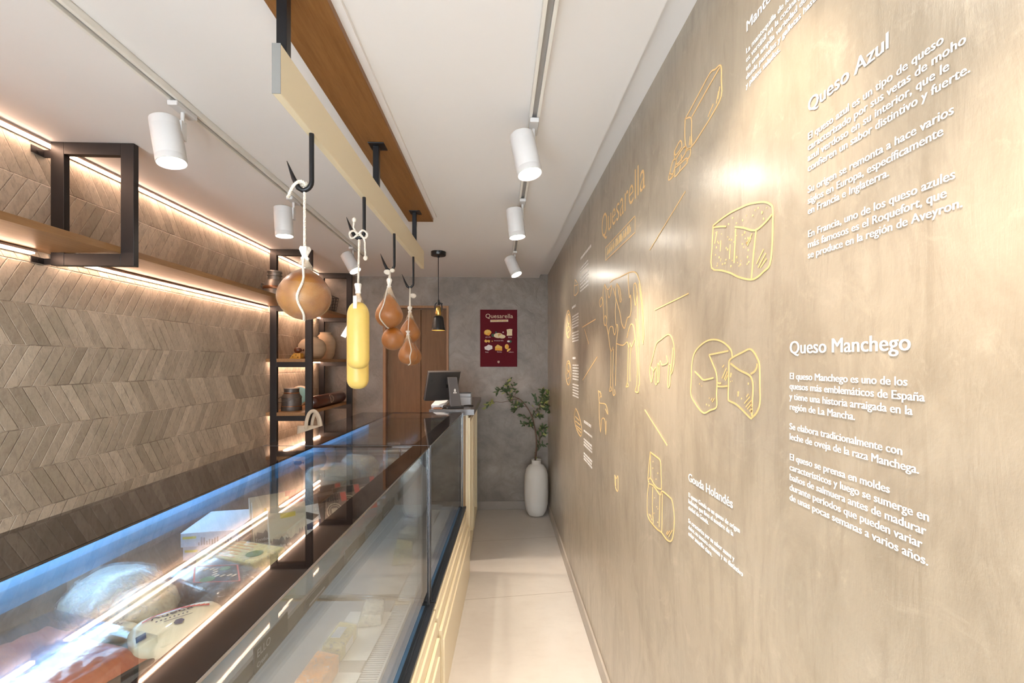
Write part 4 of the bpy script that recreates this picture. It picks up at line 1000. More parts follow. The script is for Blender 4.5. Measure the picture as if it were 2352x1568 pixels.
doodle('thin gold line dropping from the short line left of the cow', R1, [[(243, 1060), (268, 1150)]], .0035)
def ov(cx, cy, rx, ry, n=14): return [(cx + rx * math.cos(2 * math.pi * i / n), cy + ry * math.sin(2 * math.pi * i / n)) for i in range(n + 1)]
doodle('upper round gold cheese drawing close to the back wall', R1, [ov(146, 1030, 14, 82), ov(148, 1000, 7, 30), [(138, 1060), (148, 1040), (158, 1075)], [(140, 1085), (152, 1070)]], .007)
doodle('lower round gold cheese drawing close to the back wall', R1, [ov(146, 1322, 15, 72), ov(147, 1290, 8, 26), [(138, 1330), (148, 1310), (156, 1345)], [(140, 1360), (152, 1350)]], .007)
doodle('gold triangle shaped cheese drawing high near the back wall', R1, [[(186, 762), (180, 855), (203, 838), (203, 790)], [(180, 800), (203, 790), (186, 762)]], .006)
doodle('gold fan shaped cheese drawing above the daylight patch', R2, [[(215, 555), (205, 620), (222, 700), (250, 745), (256, 690), (235, 600), (215, 555)], [(212, 610), (240, 640)], [(212, 640), (246, 670)], [(216, 670), (252, 700)], [(224, 690), (252, 722)]], .006)
# shop logo lettering in thin gold strokes with its ruled box
q = atX(1382, 553, WR); yr = atX(1481.5, 445, WR).y
t = thing('wall_lettering', (WR, q.y, q.z), 'big thin gold lettering over a ruled box on the plaster wall', 'lettering')
mb = MB(); sz = .112 / .70; xs = (q.y - yr) / text_width('Quesarella', sz)
text_mesh(mb, 'Quesarella', lambda a, b, k: wallpt(q.y - a, q.z + b + .004, k), sz, xs, -.010); mb.build('letters', 'vinyl_gold', t)
yA, yB_ = atX(1391.5, 560, WR).y, atX(1459, 490, WR).y
zA = atX(1391.5, 569, WR).z; zB = atX(1393, 597, WR).z
mb = MB()
ribbon(mb, [(yA, zA), (yB_, zA), (yB_, zB), (yA, zB)], .0038, True); mb.build('ruled_box', 'vinyl_gold', t)
mb = MB(); yy = yA - .03; rr = random.Random(4)
while yy > yB_ + .05:
    L = rr.uniform(.012, .03); ribbon(mb, [(yy, (zA + zB) / 2 - .012), (yy, (zA + zB) / 2 + rr.choice((.006, .02)))], .004); yy -= L * .7
mb.build('small_strokes', 'vinyl_gold', t)

# ------------------------------------------------------------------ cash counter at the far end
t = thing('cash_counter', (-.37, 4.0, 0), 'cream panelled cash counter with a dark stone top beyond the display cases', 'counter')
MB().box(-.52, -.262, 3.46, 4.60, 0, 1.10).build('carcass', 'cream_lacquer', t, bevel=.002)
MB().box(-.515, -.262, 3.446, 3.4595, .0, 1.09).build('side_panel', 'side_oak', t)
fp = MB()
for a, b in ((3.462, 3.97), (4.02, 4.595)):
    for x0, x1, e, wd in ((-.262, -.244, 0, .06), (-.244, -.230, .022, .038)):
        z0, z1 = .0 + e, 1.098 - e
        fp.box(x0, x1, a + e, a + e + wd, z0, z1).box(x0, x1, b - e - wd, b - e, z0, z1).box(x0, x1, a + e + wd, b - e - wd, z0, z0 + wd).box(x0, x1, a + e + wd, b - e - wd, z1 - wd, z1)
fp.build('front_panel', 'cream_lacquer', t, bevel=.002)
MB().box(-.53, -.195, 3.42, 4.62, 1.101, 1.145).build('stone_top', 'stone_top', t, bevel=.002)

# till monitor seen from behind
mx, my = -.395, 3.50
t = thing('till_monitor', (mx, my, 1.1455), 'black till monitor on a slanted stand, seen from behind on the cash counter', 'monitor')
yaw = R(35)
Mm = Matrix.Translation((-.447, 3.535, 1.318)) @ Matrix.Rotation(yaw, 4, 'Z') @ Matrix.Rotation(R(18), 4, 'X')
n_ = 10; pr = [(-.135 + .27 * i / n_, -.014 - .010 * math.sin(math.pi * i / n_)) for i in range(n_ + 1)] + [(.135, .012), (-.135, .012)]
MB(Mm).prism(pr, lambda a, b, q: (a, b, q), -.115, .115).build('housing', 'monitor_dark', t, 50, bevel=.003)
MB(Mm).box(-.134, .134, .0122, .016, -.114, .114).build('screen', 'pack_black', t)
MB(Mm).box(-.135, .135, -.024, .013, .1155, .1185).build('top_edge', 'monitor_grey', t, bevel=.001)
MB(Mm).box(.02, .075, -.055, -.012, .02, .075).build('mount', 'monitor_dark', t, bevel=.003)
MB(Mm).cyl((-.105, -.0225, .05), (-.105, -.018, .05), .004, n=10).box(.02, .05, -.0275, -.02, -.01, .03).build('socket', 'rubber_black', t)
st = MB(); p0, p1 = Vector((-.338, 3.475, 1.162)), Vector((-.366, 3.480, 1.385))
Ry = Matrix.Rotation(R(22), 4, 'Z')
for_ = [Ry @ Vector(q) for q in ((-.042, -.013, 0), (.042, -.013, 0), (.042, .013, 0), (-.042, .013, 0))]
st.add([p0 + q for q in for_] + [p1 + q * .86 for q in for_], [(3, 2, 1, 0), (4, 5, 6, 7), (0, 1, 5, 4), (1, 2, 6, 5), (2, 3, 7, 6), (3, 0, 4, 7)])
st.build('stand', 'monitor_grey', t, bevel=.004)
MB(Matrix.Translation((-.355, 3.53, 1.154)) @ Ry).box(-.075, .06, -.06, .06, -.008, .009).build('foot', 'monitor_dark', t, bevel=.004)
lg = MB(); fc = lambda a, b, q: p0.lerp(p1, .45) + Ry @ Vector((a * .9, -.0135 + (-q), 0)) + Vector((0, 0, b)) + Vector((0, .0035, 0))
lg.prism([(-.005, .012), (.009, .012), (.009, .028), (.002, .036), (-.005, .028)], fc, .0, .004)
for k_ in range(4): lg.prism([(-.012 + .0075 * k_, 0), (-.0068 + .0075 * k_, 0), (-.0068 + .0075 * k_, .009), (-.012 + .0075 * k_, .009)], fc, .0, .004)
lg.build('emblem', 'vinyl_white', t)
t = thing('receipt_printer', (-.285, 3.78, 1.1455), 'small grey receipt printer on the stone counter behind the monitor', 'printer')
MB().box(-.335, -.235, 3.70, 3.84, 1.1455, 1.215).build('printer_body', 'printer_grey', t, bevel=.006)
MB().box(-.333, -.237, 3.702, 3.838, 1.2155, 1.243).build('lid', 'printer_grey', t, bevel=.004)
MB().box(-.345, -.24, 3.71, 3.80, 1.2435, 1.25).build('paper_slot', 'monitor_dark', t, bevel=.002)
t = thing('card_reader', (-.475, 3.60, 1.1455), 'small white card reader lying on the counter left of the monitor stand', 'card reader')
MB(Matrix.Translation((-.475, 3.62, 1.172)) @ Matrix.Rotation(R(-14), 4, 'Z') @ Matrix.Rotation(R(18), 4, 'X')).box(-.052, .052, -.06, .06, -.012, .012).build('reader_body', 'box_white', t, bevel=.004)
MB().box(-.51, -.44, 3.58, 3.68, 1.1455, 1.156).build('reader_base', 'monitor_dark', t, bevel=.002)
tag(MB().box(-.505, -.435, 3.44, 3.50, 1.1455, 1.152).box(-.50, -.45, 3.445, 3.495, 1.1525, 1.157).build('card_holder', 'copper_band', bevel=.002), 'small coppery card holder at the near edge of the stone counter', 'holder')
tag(MB().tube(smoothpts([(-.25, 3.64, 1.150), (-.22, 3.66, 1.15), (-.23, 3.70, 1.15), (-.27, 3.685, 1.15), (-.29, 3.66, 1.15)], 6), .004, 8).build('coiled_cable', 'rubber_black', None, 60), 'short black cable coiled by the printer on the counter', 'cable')

# ------------------------------------------------------------------ refrigerated display cases
TH = R(1.6); OX, OY = -.306, 1.98
CM = Matrix.Translation((OX, OY, 0)) @ Matrix.Rotation(-TH, 4, 'Z')
def cw(x, y, z): return CM @ Vector((x, y, z))
ZT = 1.14
def display_case(y0, y1, label):
    o = cw(-.35, (y0 + y1) / 2, 0); t = thing('display_case', o, label, 'display case', 'refrigerated glass display cases')
    B = lambda: MB(CM)
    # cream carcass with stepped front panel
    B().box(-.70, .016, y0, y1, .0, .452).build('carcass', 'cream_lacquer', t, bevel=.002)
    B().box(.0165, .036, y0 + .01, y1 - .01, .06, .385).box(.0165, .028, y0 + .002, y1 - .002, .385, .43).box(.0365, .058, y0 + .05, y1 - .06, 0, .27).box(.0365, .05, y0 + .02, y1 - .02, 0, .325).build('front_panel', 'cream_lacquer', t, bevel=.002)
    # aluminium sill
    B().box(-.012, .026, y0, y1, .4525, .464).box(.004, .007, y0, y1, .464, .468).box(.021, .026, y0, y1, .464, .467).build('sill', 'dark_alu', t, bevel=.001)
    B().box(-.068, -.0125, y0 + .001, y1 - .001, .4525, .464).box(-.032, -.030, y0 + .001, y1 - .001, .464, .4665).build('inner_sill', 'blue_alu', t, bevel=.001)
    # inside: deck, air grille, back lining
    B().box(-.66, -.14, y0 + .02, y1 - .02, .47, .485).build('deck', 'case_white', t)
    g = B().box(-.14, -.085, y0 + .02, y1 - .02, .455, .466)
    k = int((y1 - y0 - .06) / .011)
    for i in range(k): yy = y0 + .03 + i * .011; g.box(-.138, -.075, yy, yy + .0055, .466, .475)
    g.box(-.075, -.068, y0 + .02, y1 - .02, .455, .482)
    g.build('air_grille', 'grille_white', t)
    B().box(-.70, -.675, y0, y1, .452, 1.127).build('back_lining', 'case_grey', t)
    B().box(-.675, -.668, y0 + (y1 - y0) * .48, y0 + (y1 - y0) * .53, .49, 1.12).build('back_frame', 'case_white', t)
    B().box(-.675, -.662, y0 + .02, y1 - .02, .995, 1.125).build('blue_glow_strip', 'painted_blue_glow', t, bevel=.001)  # blue glow along the back lining, put into this strip's colour
    # shelf with ticket rail, light
    B().box(-.655, -.15, y0 + .02, y1 - .02, .9115, .9195).build('shelf', 'clear_glass', t)
    B().box(-.150, -.142, y0 + .02, y1 - .02, .890, .925).box(-.1418, -.1405, y0 + .02, y1 - .02, .892, .895).build('ticket_rail', 'monitor_grey', t)
    for yy in (y0 + .03, y1 - .045):
        B().prism([(-.66, .9), (-.66, .86), (-.2, .9), (-.2, .911), (-.66, .911)], lambda a, b, q: (a, q, b), yy, yy + .012).build('bracket', 'steel', t)
    B().box(-.655, -.625, y0 + .03, y1 - .03, 1.094, 1.114).build('light_tube', 'cool_led', t)
    B().box(-.668, -.615, y0 + .02, y1 - .02, 1.1145, 1.122).build('light_housing', 'case_white', t)
    # glass: front pane, two top panes, black printed borders, end panes
    B().box(-.010, 0, y0 + .026, y1 - .026, .4645, ZT - .0065).build('front_pane', 'front_pane', t)
    B().box(-.0255, -.0215, y0 + .027, y1 - .027, .4685, ZT - .0255).build('inner_front_pane', 'front_pane', t)
    B().box(-.49, -.068, y0 + .014, y1 - .014, ZT - .0035, ZT - .0005).build('top_pane', 'clear_glass', t)
    B().box(-.49, -.068, y0 + .014, y1 - .014, ZT - .0245, ZT - .0225).build('lower_top_pane', 'clear_glass', t)
    B().box(-.715, -.49, y0, y1, ZT - .006, ZT).box(-.068, .004, y0, y1, ZT - .006, ZT).box(-.49, -.068, y0, y0 + .014, ZT - .006, ZT).box(-.49, -.068, y1 - .014, y1, ZT - .006, ZT).build('printed_border', 'black_glass', t)
    B().box(-.715, .0055, y0 - .0008, y0 - .0001, ZT - .0058, ZT - .0006).box(.0041, .0052, y0, y1, ZT - .0055, ZT - .0008).box(-.7162, -.7151, y0, y1, ZT - .0055, ZT - .0005).build('polished_edge', 'steel', t)
    for yy in (y0 + .002, y1 - .008):
        B().box(-.672, -.0105, yy, yy + .006, .486, ZT - .026).build('end_pane', 'clear_glass', t)
    # seal posts at both front corners
    for ya, yb in ((y0, y0 + .0255), (y1 - .0255, y1)):
        B().box(-.028, .003, ya, yb, .4645, ZT - .0065).build('corner_seal', 'rubber_black', t, bevel=.001)
        B().box(.0032, .0045, ya + .003, ya + .008, .4665, ZT - .007).build('seal_trim', 'steel', t)
    return t
display_case(-1.72, -.006, 'near glass display case full of packed cheeses, closest to the photographer')
display_case(.006, 1.30, 'far glass display case between the near case and the cash counter')

# ------------------------------------------------------------------ goods on the glass shelf
ZS = .920
def wrapblob(name, label, cat, c, profile, M, cheese, film_m='wrap_film', seed=1, amp=.10, group=None):
    t = thing(name, c, label, cat, group); wb = wobble(seed, amp)
    MB().lathe(profile, c, 40, M.to_3x3(), wob=wb, caps=False).build('cheese', cheese, t, 70)
    wf = wobble(seed + 9, amp * 1.3, 3)
    MB().lathe([(r_ * 1.04 + .002 if r_ > 0 else 0, z * 1.05) for r_, z in profile], c, 48, M.to_3x3(), wob=lambda a, z: wb(a, z) * (1 + .5 * abs(wf(a, z) - 1)), caps=False).build('plastic_wrap', film_m, t, 70)
    return t
# salmon coloured slices in a clear box, nearest the camera
tc = Vector((-.845, .845, ZS)); Mt = Matrix.Translation(tc) @ Matrix.Rotation(R(-20), 4, 'Z')
t = thing('sliced_meat_box', tc, 'clear plastic box of reddish orange slices, nearest in the display case', 'food box')
MB(Mt).box(-.15, .15, -.12, .12, .0005, .012).build('tray', 'tray_black', t, bevel=.004)
sv, sf, nx, ny = [], [], 44, 30
for j in range(ny + 1):
    for i in range(nx + 1):
        x, y = -.143 + .286 * i / nx, -.112 + .224 * j / ny
        e = min(1, min(i, nx - i) / 4) * min(1, min(j, ny - j) / 3)
        rid = abs(math.sin((x * .35 + y) * 95 + noise.noise(Vector((x * 20, y * 20, 0))) * 1.5))
        sv.append((x, y, .013 + e * (.026 + .0035 * rid + .006 * noise.noise(Vector((x * 14, y * 14, 2))))))
for j in range(ny):
    for i in range(nx): a = j * (nx + 1) + i; sf.append((a, a + 1, a + nx + 2, a + nx + 1))
MB(Mt).add(sv, sf).build('meat_slices', 'salmon', t, 80, flip=False)
ld = MB(Mt).box(-.152, .152, -.122, .122, .052, .0532)
for a, b, c_, d_ in ((-.152, .152, -.1222, -.121), (-.152, .152, .121, .1222), (-.1522, -.151, -.121, .121), (.151, .1522, -.121, .121)): ld.box(a, b, c_, d_, .013, .052)
ld.box(-.165, .165, .1225, .140, .030, .0312).box(-.165, .165, -.14, -.1225, .030, .0312)
for i in range(24): ld.box(-.14 + i * .012, -.134 + i * .012, .124, .138, .0313, .034)
ld.build('clear_lid', 'clear_plastic', t)
half = [(0, -.055), (.075, -.055), (.092, -.04), (.096, 0), (.092, .04), (.075, .052), (0, .055)]
flat_ = [(0, -.036), (.07, -.036), (.088, -.026), (.092, 0), (.088, .026), (.068, .038), (0, .040)]
dome = [(0, .002), (.085, .002), (.096, .014), (.090, .042), (.062, .064), (0, .072)]
wrapblob('wrapped_cheese', 'large white dome of cheese in cloudy wrap at the case back, behind the reddish slices', 'cheese', (-.93, 1.13, ZS + .002), dome, Matrix.Rotation(R(8), 4, 'X'), 'cheese_white', seed=3, amp=.14)
wrapblob('wrapped_cheese', 'small rounded ivory cheese in clear wrap beside the large white dome', 'cheese', (-.80, 1.065, ZS + .002), [(r_ * .68, z * 1.0) for r_, z in dome], Matrix.Rotation(R(-9), 4, 'Y'), 'cheese_ivory', 'wrap_thin', seed=6)
# printed bag
Mb = Matrix.Translation((-.662, .965, ZS + .030)) @ Matrix.Rotation(R(42), 4, 'Z') @ Matrix.Rotation(R(14), 4, 'X') @ Matrix.Scale(.80, 4)
t = thing('printed_cheese_bag', (-.662, .965, ZS), 'cream cheese bag printed with navy and red lettering near the front edge', 'cheese')
def pill(mb, lx, ly, lz, nu=28, nv=12, e=.55):
    vs = []
    for j in range(nv + 1):
        b = math.pi * j / nv - math.pi / 2
        for i in range(nu):
            a = 2 * math.pi * i / nu
            sg = lambda q, p: math.copysign(abs(q) ** p, q)
            w_ = 1 + .05 * noise.noise(Vector((math.cos(a) * 2, math.sin(a) * 2, b * 2)))
            vs.append((lx * sg(math.cos(a), e) * sg(math.cos(b), e) * w_, ly * sg(math.sin(a), e) * sg(math.cos(b), e) * w_, lz * sg(math.sin(b), .8)))
    fs = [(j * nu + i, j * nu + (i + 1) % nu, (j + 1) * nu + (i + 1) % nu, (j + 1) * nu + i) for j in range(nv) for i in range(nu)]
    return mb.add(vs, fs)
pill(MB(Mb), .098, .060, .034).build('cheese', 'cheese_ivory', t, 80)
def ontop(x, y, off=.0006):  # height on the pill
    ex = max(0, 1 - (abs(x) / .098) ** (2 / .55) - (abs(y) / .060) ** (2 / .55)); return .034 * ex ** .38 + off
def decal(mb, poly):
    mb.add([(x, y, ontop(x, y, .0022)) for x, y in poly], [tuple(range(len(poly)))])
pn, prd = MB(Mb), MB(Mb)
for i in range(14):
    x = -.07 + i * .010; y = .026 + .012 * math.sin(i * .3)
    decal(prd, [(x, y), (x + .0102, y + .0022 * math.cos(i * .3)), (x + .0102, y + .006), (x, y + .0045)])
text_mesh(pn, 'Rueda', lambda a, b, q: (-.055 + a, .034 + b * .8 - .012, ontop(-.055 + a, .03 + b, .0025)), .036, 1.0, .010, .0002)
for i in range(8): decal(pn, [(-.045 + i * .009, .008), (-.041 + i * .009, .008), (-.041 + i * .009, .012), (-.045 + i * .009, .012)])
decal(pn, [(-.03, .000), (.03, .000), (.03, .0018), (-.03, .0018)]); decal(pn, [(-.008, -.022), (.004, -.024), (.011, -.014), (.006, -.006), (-.006, -.005), (-.012, -.014)])
decal(pn, [(-.085, -.03), (-.066, -.03), (-.066, -.012), (-.085, -.012)])
pn.build('navy_print', 'print_navy', t, flip=False); prd.build('red_print', 'print_red', t, flip=False)
# printed half round label under the wraps
t = thing('wax_cheese_piece', (-.80, .985, ZS), 'small ivory cheese piece with a stamped rind between the clear box and the printed bag', 'cheese')
pill(MB(Matrix.Translation((-.795, .985, ZS + .016)) @ Matrix.Rotation(R(-20), 4, 'Z')), .04, .025, .016).build('cheese', 'cheese_ivory', t, 80)
mb = MB(); text_mesh(mb, '234', lambda a, b, q: (-.815 + a, .98 + b, ZS + .0332 + q), .018, 1, 0, .0002); mb.build('stamp', 'print_grey', t)
# dark vacuum pack
Md = Matrix.Translation((-.70, 1.155, ZS)) @ Matrix.Rotation(R(-28), 4, 'Z')
t = thing('dark_vacuum_pack', (-.70, 1.155, ZS), 'dark blue-black vacuum pack with a red outlined diamond label', 'packed cheese')
MB(Md).box(-.105, .105, -.062, .062, .001, .058).build('pack', 'pack_black', t, bevel=.008, seg=3)
mb = MB(Md); 
for (a, b), (c_, d_) in (((-.09, 0), (0, .052)), ((0, .052), (.09, 0)), ((.09, 0), (0, -.052)), ((0, -.052), (-.09, 0))):
    d = Vector((c_ - a, d_ - b)).normalized(); n2 = Vector((-d.y, d.x)) * .0018
    mb.add([(a + n2.x, b + n2.y, .0586), (c_ + n2.x, d_ + n2.y, .0586), (c_ - n2.x, d_ - n2.y, .0586), (a - n2.x, b - n2.y, .0586)], [(0, 1, 2, 3)])
mb.build('red_outline', 'print_red', t, flip=False)
mb = MB(Md); 
for i in range(9): mb.add([(-.05 + i * .012, -.004 + .01 * math.sin(i), .0586), (-.043 + i * .012, -.004 + .01 * math.sin(i), .0586), (-.043 + i * .012, .008 + .01 * math.sin(i), .0586), (-.05 + i * .012, .008 + .01 * math.sin(i), .0586)], [(0, 1, 2, 3)])
mb.build('pale_print', 'label_cream', t, flip=False)
mb = MB(Md); mb.lathe([(0, .0586), (.016, .0586)], (.012, -.028, 0), 16, caps=False).lathe([(0, .0586), (.012, .0586)], (-.008, .026, 0), 16, caps=False); mb.build('green_print', 'print_green', t, flip=False)
MB(Md).box(-.135, -.105, -.05, .05, .004, .0055).box(.105, .13, -.05, .05, .004, .0055).build('crimped_ends', 'clear_plastic', t)
MB(Md).box(-.108, .108, -.065, .065, .0005, .0615).build('plastic_wrap', 'wrap_thin', t, bevel=.01, seg=3)
# yellow cheese block
My = Matrix.Translation((-.735, 1.325, ZS)) @ Matrix.Rotation(R(-20), 4, 'Z')
t = thing('yellow_cheese_block', (-.735, 1.325, ZS), 'pale yellow cheese slab with orange stripes and a green label behind the dark vacuum pack', 'packed cheese')
MB(My).box(-.105, .105, -.055, .055, .001, .048).build('cheese', 'pale_yellow', t, bevel=.008, seg=3)
mb = MB(My)
for i in range(6): mb.box(-.10, .03 - .008 * (i % 3), -.048 + i * .017, -.044 + i * .017, .0483, .0487)
mb.build('stripes', 'orange_pack', t)
MB(My).lathe([(0, .0486), (.022, .0486), (.022, .0492), (0, .0492)], (.062, -.012, 0), 20, caps=False).build('green_label', 'print_green', t)
MB(My).box(-.108, .115, -.058, .058, .0005, .052).build('plastic_wrap', 'wrap_thin', t, bevel=.01, seg=3)
# white boxes
for k_, (x, y, rz, z, lab) in enumerate(((-.86, 1.475, 6, 0, 'white carton box with lilac sides, lower one of the stack at the case back'), (-.868, 1.47, 10, .042, 'white carton box with lilac sides, on top of the stack at the case back'))):
    Mw = Matrix.Translation((x, y, ZS + z)) @ Matrix.Rotation(R(rz), 4, 'Z')
    t = thing('white_carton', (x, y, ZS + z), lab, 'box', 'white cartons at the case back')
    MB(Mw).box(-.075, .075, -.10, .10, .0005, .040).build('carton', 'box_lilac', t, bevel=.001)
    MB(Mw).box(-.0755, .0755, -.1005, .1005, .0404, .0412).build('lid', 'box_white', t)
    mb = MB(Mw).box(-.07, -.035, -.1008, -.1002, .024, .031).box(.0752, .0758, -.09, -.05, .024, .031); mb.build('yellow_label', 'print_yellow', t)
    mb = MB(Mw); rr = random.Random(k_)
    for i in range(16): 
        a = -.03 + i * .007; mb.box(a, a + .004, -.1008, -.1002, .004, .010 + rr.random() * .02)
    mb.build('figures_print', 'print_grey', t)
t = thing('film_wrapped_slab', (-.90, 1.66, ZS), 'flat slab in shiny crinkled film behind the white cartons', 'packed cheese')
MB().box(-.96, -.85, 1.605, 1.70, ZS + .001, ZS + .036).build('cheese', 'cheese_white', t, bevel=.01, seg=3)
MB().box(-.965, -.845, 1.60, 1.705, ZS + .0005, ZS + .040).build('plastic_wrap', 'wrap_film', t, bevel=.012, seg=3)
# standing fondue packets
FG = 'illustrated fondue packets'
def packet(x, y, rz, label, lean=16):
    M = Matrix.Translation((x, y, ZS + .002)) @ Matrix.Rotation(R(rz), 4, 'Z') @ Matrix.Rotation(R(-lean), 4, 'X')
    t = thing('fondue_packet', (x, y, ZS), label, 'packet', FG)
    MB(M).box(-.052, .052, 0, .018, .012, .150).build('packet', 'pack_sand', t, bevel=.001)
    mb = MB(M); rr = random.Random(2)
    pts = [(-.05, .014)] + [(-.05 + .1 * i / 26, .045 + .018 * rr.random() + (.025 if i > 20 else .012 if 8 < i < 12 else 0) * rr.random()) for i in range(27)] + [(.05, .014)]
    mb.prism(pts, lambda a, b, q: (a, -.0006 + q, b), 0, .0004); mb.build('skyline_print', 'print_grey', t)
    MB(M).box(-.02, .022, -.0007, -.0002, .112, .126).build('yellow_label', 'print_yellow', t)
    mb = MB(M)
    for i, s_ in enumerate(('Fondue de', 'Queso Suizo')): text_mesh(mb, s_, lambda a, b, q: (-.048 + a, -.0009 - q, .032 - .013 * i + b), .0125, 1, .01, .0001)
    mb.build('lettering', 'vinyl_white', t)
    return t
packet(-.625, 1.385, 38, 'sand coloured fondue packet, front one of the three, nearest the lit edge')
packet(-.70, 1.44, 38, 'sand coloured fondue packet, middle one of the three standing together')
packet(-.735, 1.49, 38, 'sand coloured fondue packet, rearmost of the three, partly behind the others')
# white and blue pack, red and black blisters
t = thing('white_blue_pack', (-.645, 1.57, ZS), 'white and blue cheese pack with a black flash, just past the fondue packets', 'packed cheese')
Mq = Matrix.Translation((-.645, 1.565, ZS + .004)) @ Matrix.Rotation(R(40), 4, 'Z') @ Matrix.Rotation(R(-40), 4, 'X')
MB(Mq).box(-.06, .06, 0, .02, .0, .10).build('pack', 'box_white', t, bevel=.006)
MB(Mq).prism([(-.058, .085), (.02, .04), (.045, .055), (-.04, .098)], lambda a, b, q: (a, -.0008 + q, b), 0, .0006).build('black_flash', 'pack_black', t)
mb = MB(Mq); text_mesh(mb, '1T', lambda a, b, q: (-.030 + a, -.0012 - q, .066 + b - a * .5), .020, 1, .01, .0001); mb.build('lettering', 'vinyl_white', t)
MB(Mq).prism([(-.055, .01), (.055, .01), (.05, .04), (.0, .03), (-.05, .045)], lambda a, b, q: (a, -.0008 + q, b), 0, .0006).build('blue_print', 'print_navy', t)
def blister(x, y, rz, lean, label, top='print_red'):
    M = Matrix.Translation((x, y, ZS + .003)) @ Matrix.Rotation(R(rz), 4, 'Z') @ Matrix.Rotation(R(-lean), 4, 'X')
    t = thing('blister_pack', (x, y, ZS), label, 'packet', 'red and brown blister packs')
    MB(M).box(-.05, .05, 0, .004, 0, .125).build('card', 'pack_brown', t, bevel=.001)
    MB(M).box(-.0495, .0495, -.0006, -.0001, .0005, .03).box(.03, .0495, -.0006, -.0001, .09, .122).build('red_print', top, t)
    MB(M).box(-.0495, .028, -.0006, -.0001, .098, .122).build('black_print', 'pack_black', t)
    mb = MB(M)
    for r0, r1 in ((.024, .028), (.018, .020)):
        n = 24; vs = []
        for i in range(n): a = 2 * math.pi * i / n; vs += [(r0 * math.cos(a), -.0009, .062 + r0 * math.sin(a)), (r1 * math.cos(a), -.0009, .062 + r1 * math.sin(a))]
        mb.add(vs, [(2 * i, 2 * i + 1, (2 * i + 3) % (2 * n), (2 * i + 2) % (2 * n)) for i in range(n)])
    mb.box(-.010, .010, -.001, -.0007, .052, .072)
    mb.build('round_seal', 'label_cream', t)
    MB(M).box(-.046, .046, -.014, -.0015, .008, .095).build('clear_bubble', 'clear_plastic', t, bevel=.006)
    return t
blister(-.560, 1.60, 42, 28, 'red and brown blister pack with a round seal, front one next to the lit edge')
blister(-.545, 1.69, 42, 22, 'red and brown blister pack, second one behind the front blister')
blister(-.625, 1.70, 42, 14, 'red and brown blister pack standing upright behind the white and blue pack')
blister(-.525, 1.80, 42, 14, 'red and brown blister pack farthest along the lit edge')
tag(MB(Matrix.Translation((-.755, 1.69, ZS + .001)) @ Matrix.Rotation(R(35), 4, 'Z') @ Matrix.Rotation(R(-12), 4, 'X')).box(-.04, .04, 0, .03, 0, .11).build('magenta_packet', 'apron_magenta', bevel=.01, seg=3), 'magenta packet standing between the white cartons and the blister packs', 'packet')
wrapblob('round_cheese', 'big greenish white cheese wheel in clear wrap at the far end of the near case', 'cheese', (-.675, 1.86, ZS + .083), [(0, -.08), (.08, -.08), (.10, -.06), (.105, 0), (.10, .05), (.08, .075), (0, .08)], Matrix.Identity(4), 'ash_cheese', 'wrap_thin', seed=12, amp=.06)
# far case goods
wrapblob('wrapped_loaf', 'tan loaf shaped cheese in shiny film, front left in the far display case', 'cheese', (-.70, 2.30, ZS + .058), [(0, -.09), (.04, -.085), (.055, -.06), (.057, 0), (.055, .06), (.04, .085), (0, .09)], Matrix.Rotation(R(70), 4, 'Z') @ Matrix.Rotation(R(90), 4, 'X'), 'cheese_ivory', 'wrap_film', seed=15, amp=.08)
for i, (x, y, lab) in enumerate(((-.62, 2.62, 'clear tub with a white label, left one of the row in the far case'), (-.53, 2.66, 'clear tub with a white label, middle one of the row in the far case'), (-.66, 2.84, 'clear tub with a white label, set back in the far case'))):
    t = thing('plastic_tub', (x, y, ZS), lab, 'tub', 'clear tubs in the far case')
    MB().lathe([(0, .001), (.036, .001), (.042, .075), (.042, .08)], (x, y, ZS), 28).build('contents', 'cheese_white', t, 40)
    MB().lathe([(.0438, .022), (.0449, .062)], (x, y, ZS), 28, caps=False).build('label', 'box_white', t, 60)
    MB().lathe([(0, .0815), (.045, .0815), (.046, .085), (.045, .090), (0, .090)], (x, y, ZS), 28).build('lid', 'clear_plastic', t, 40)
t = thing('white_bottle', (-.445, 2.80, ZS), 'slim white bottle with a dark label near the front of the far case', 'bottle')
MB().lathe([(0, .001), (.024, .001), (.026, .004), (.026, .085), (.012, .105), (.012, .12), (0, .12)], (-.445, 2.80, ZS), 24).build('bottle_body', 'box_white', t, 40)
MB().lathe([(.0264, .03), (.0264, .06)], (-.445, 2.80, ZS), 24, caps=False).build('label', 'print_grey', t, 60)
wrapblob('wrapped_ball', 'small white ball cheese in film in front of the far case tubs', 'cheese', (-.575, 2.42, ZS + .040), sph_prof(.038, 0, .95, 10), Matrix.Identity(4), 'cheese_white', 'wrap_film', seed=21)

# ------------------------------------------------------------------ goods on the lower deck, seen through the front pane
ZD = .486
def deckpack(name, label, x, y, rz, sx, sy, sz, m, lab=None):
    M = Matrix.Translation((x, y, ZD)) @ Matrix.Rotation(R(rz), 4, 'Z')
    t = thing(name, (x, y, ZD), label, 'packed cheese', 'packed cheeses on the lower deck')
    MB(M).prism([(-sx, 0), (sx, 0), (sx, sz * .8), (-sx * .6, sz)], lambda a, b, q: (a, q, b + .001), -sy, sy).build('cheese', m, t, bevel=.006, seg=3)
    MB(M).prism([(-sx - .003, 0), (sx + .003, 0), (sx + .003, sz * .8 + .003), (-sx * .6, sz + .003)], lambda a, b, q: (a, q, b + .0005), -sy - .004, sy + .004).build('plastic_wrap', 'wrap_thin', t, bevel=.006)
    if lab: MB(M).box(sx + .0035, sx + .0042, -sy * .6, sy * .3, sz * .2, sz * .65).box(-sx * .3, sx * .5, -sy * .5, sy * .4, sz * .93 + .006, sz * .93 + .007).build('label', lab, t)
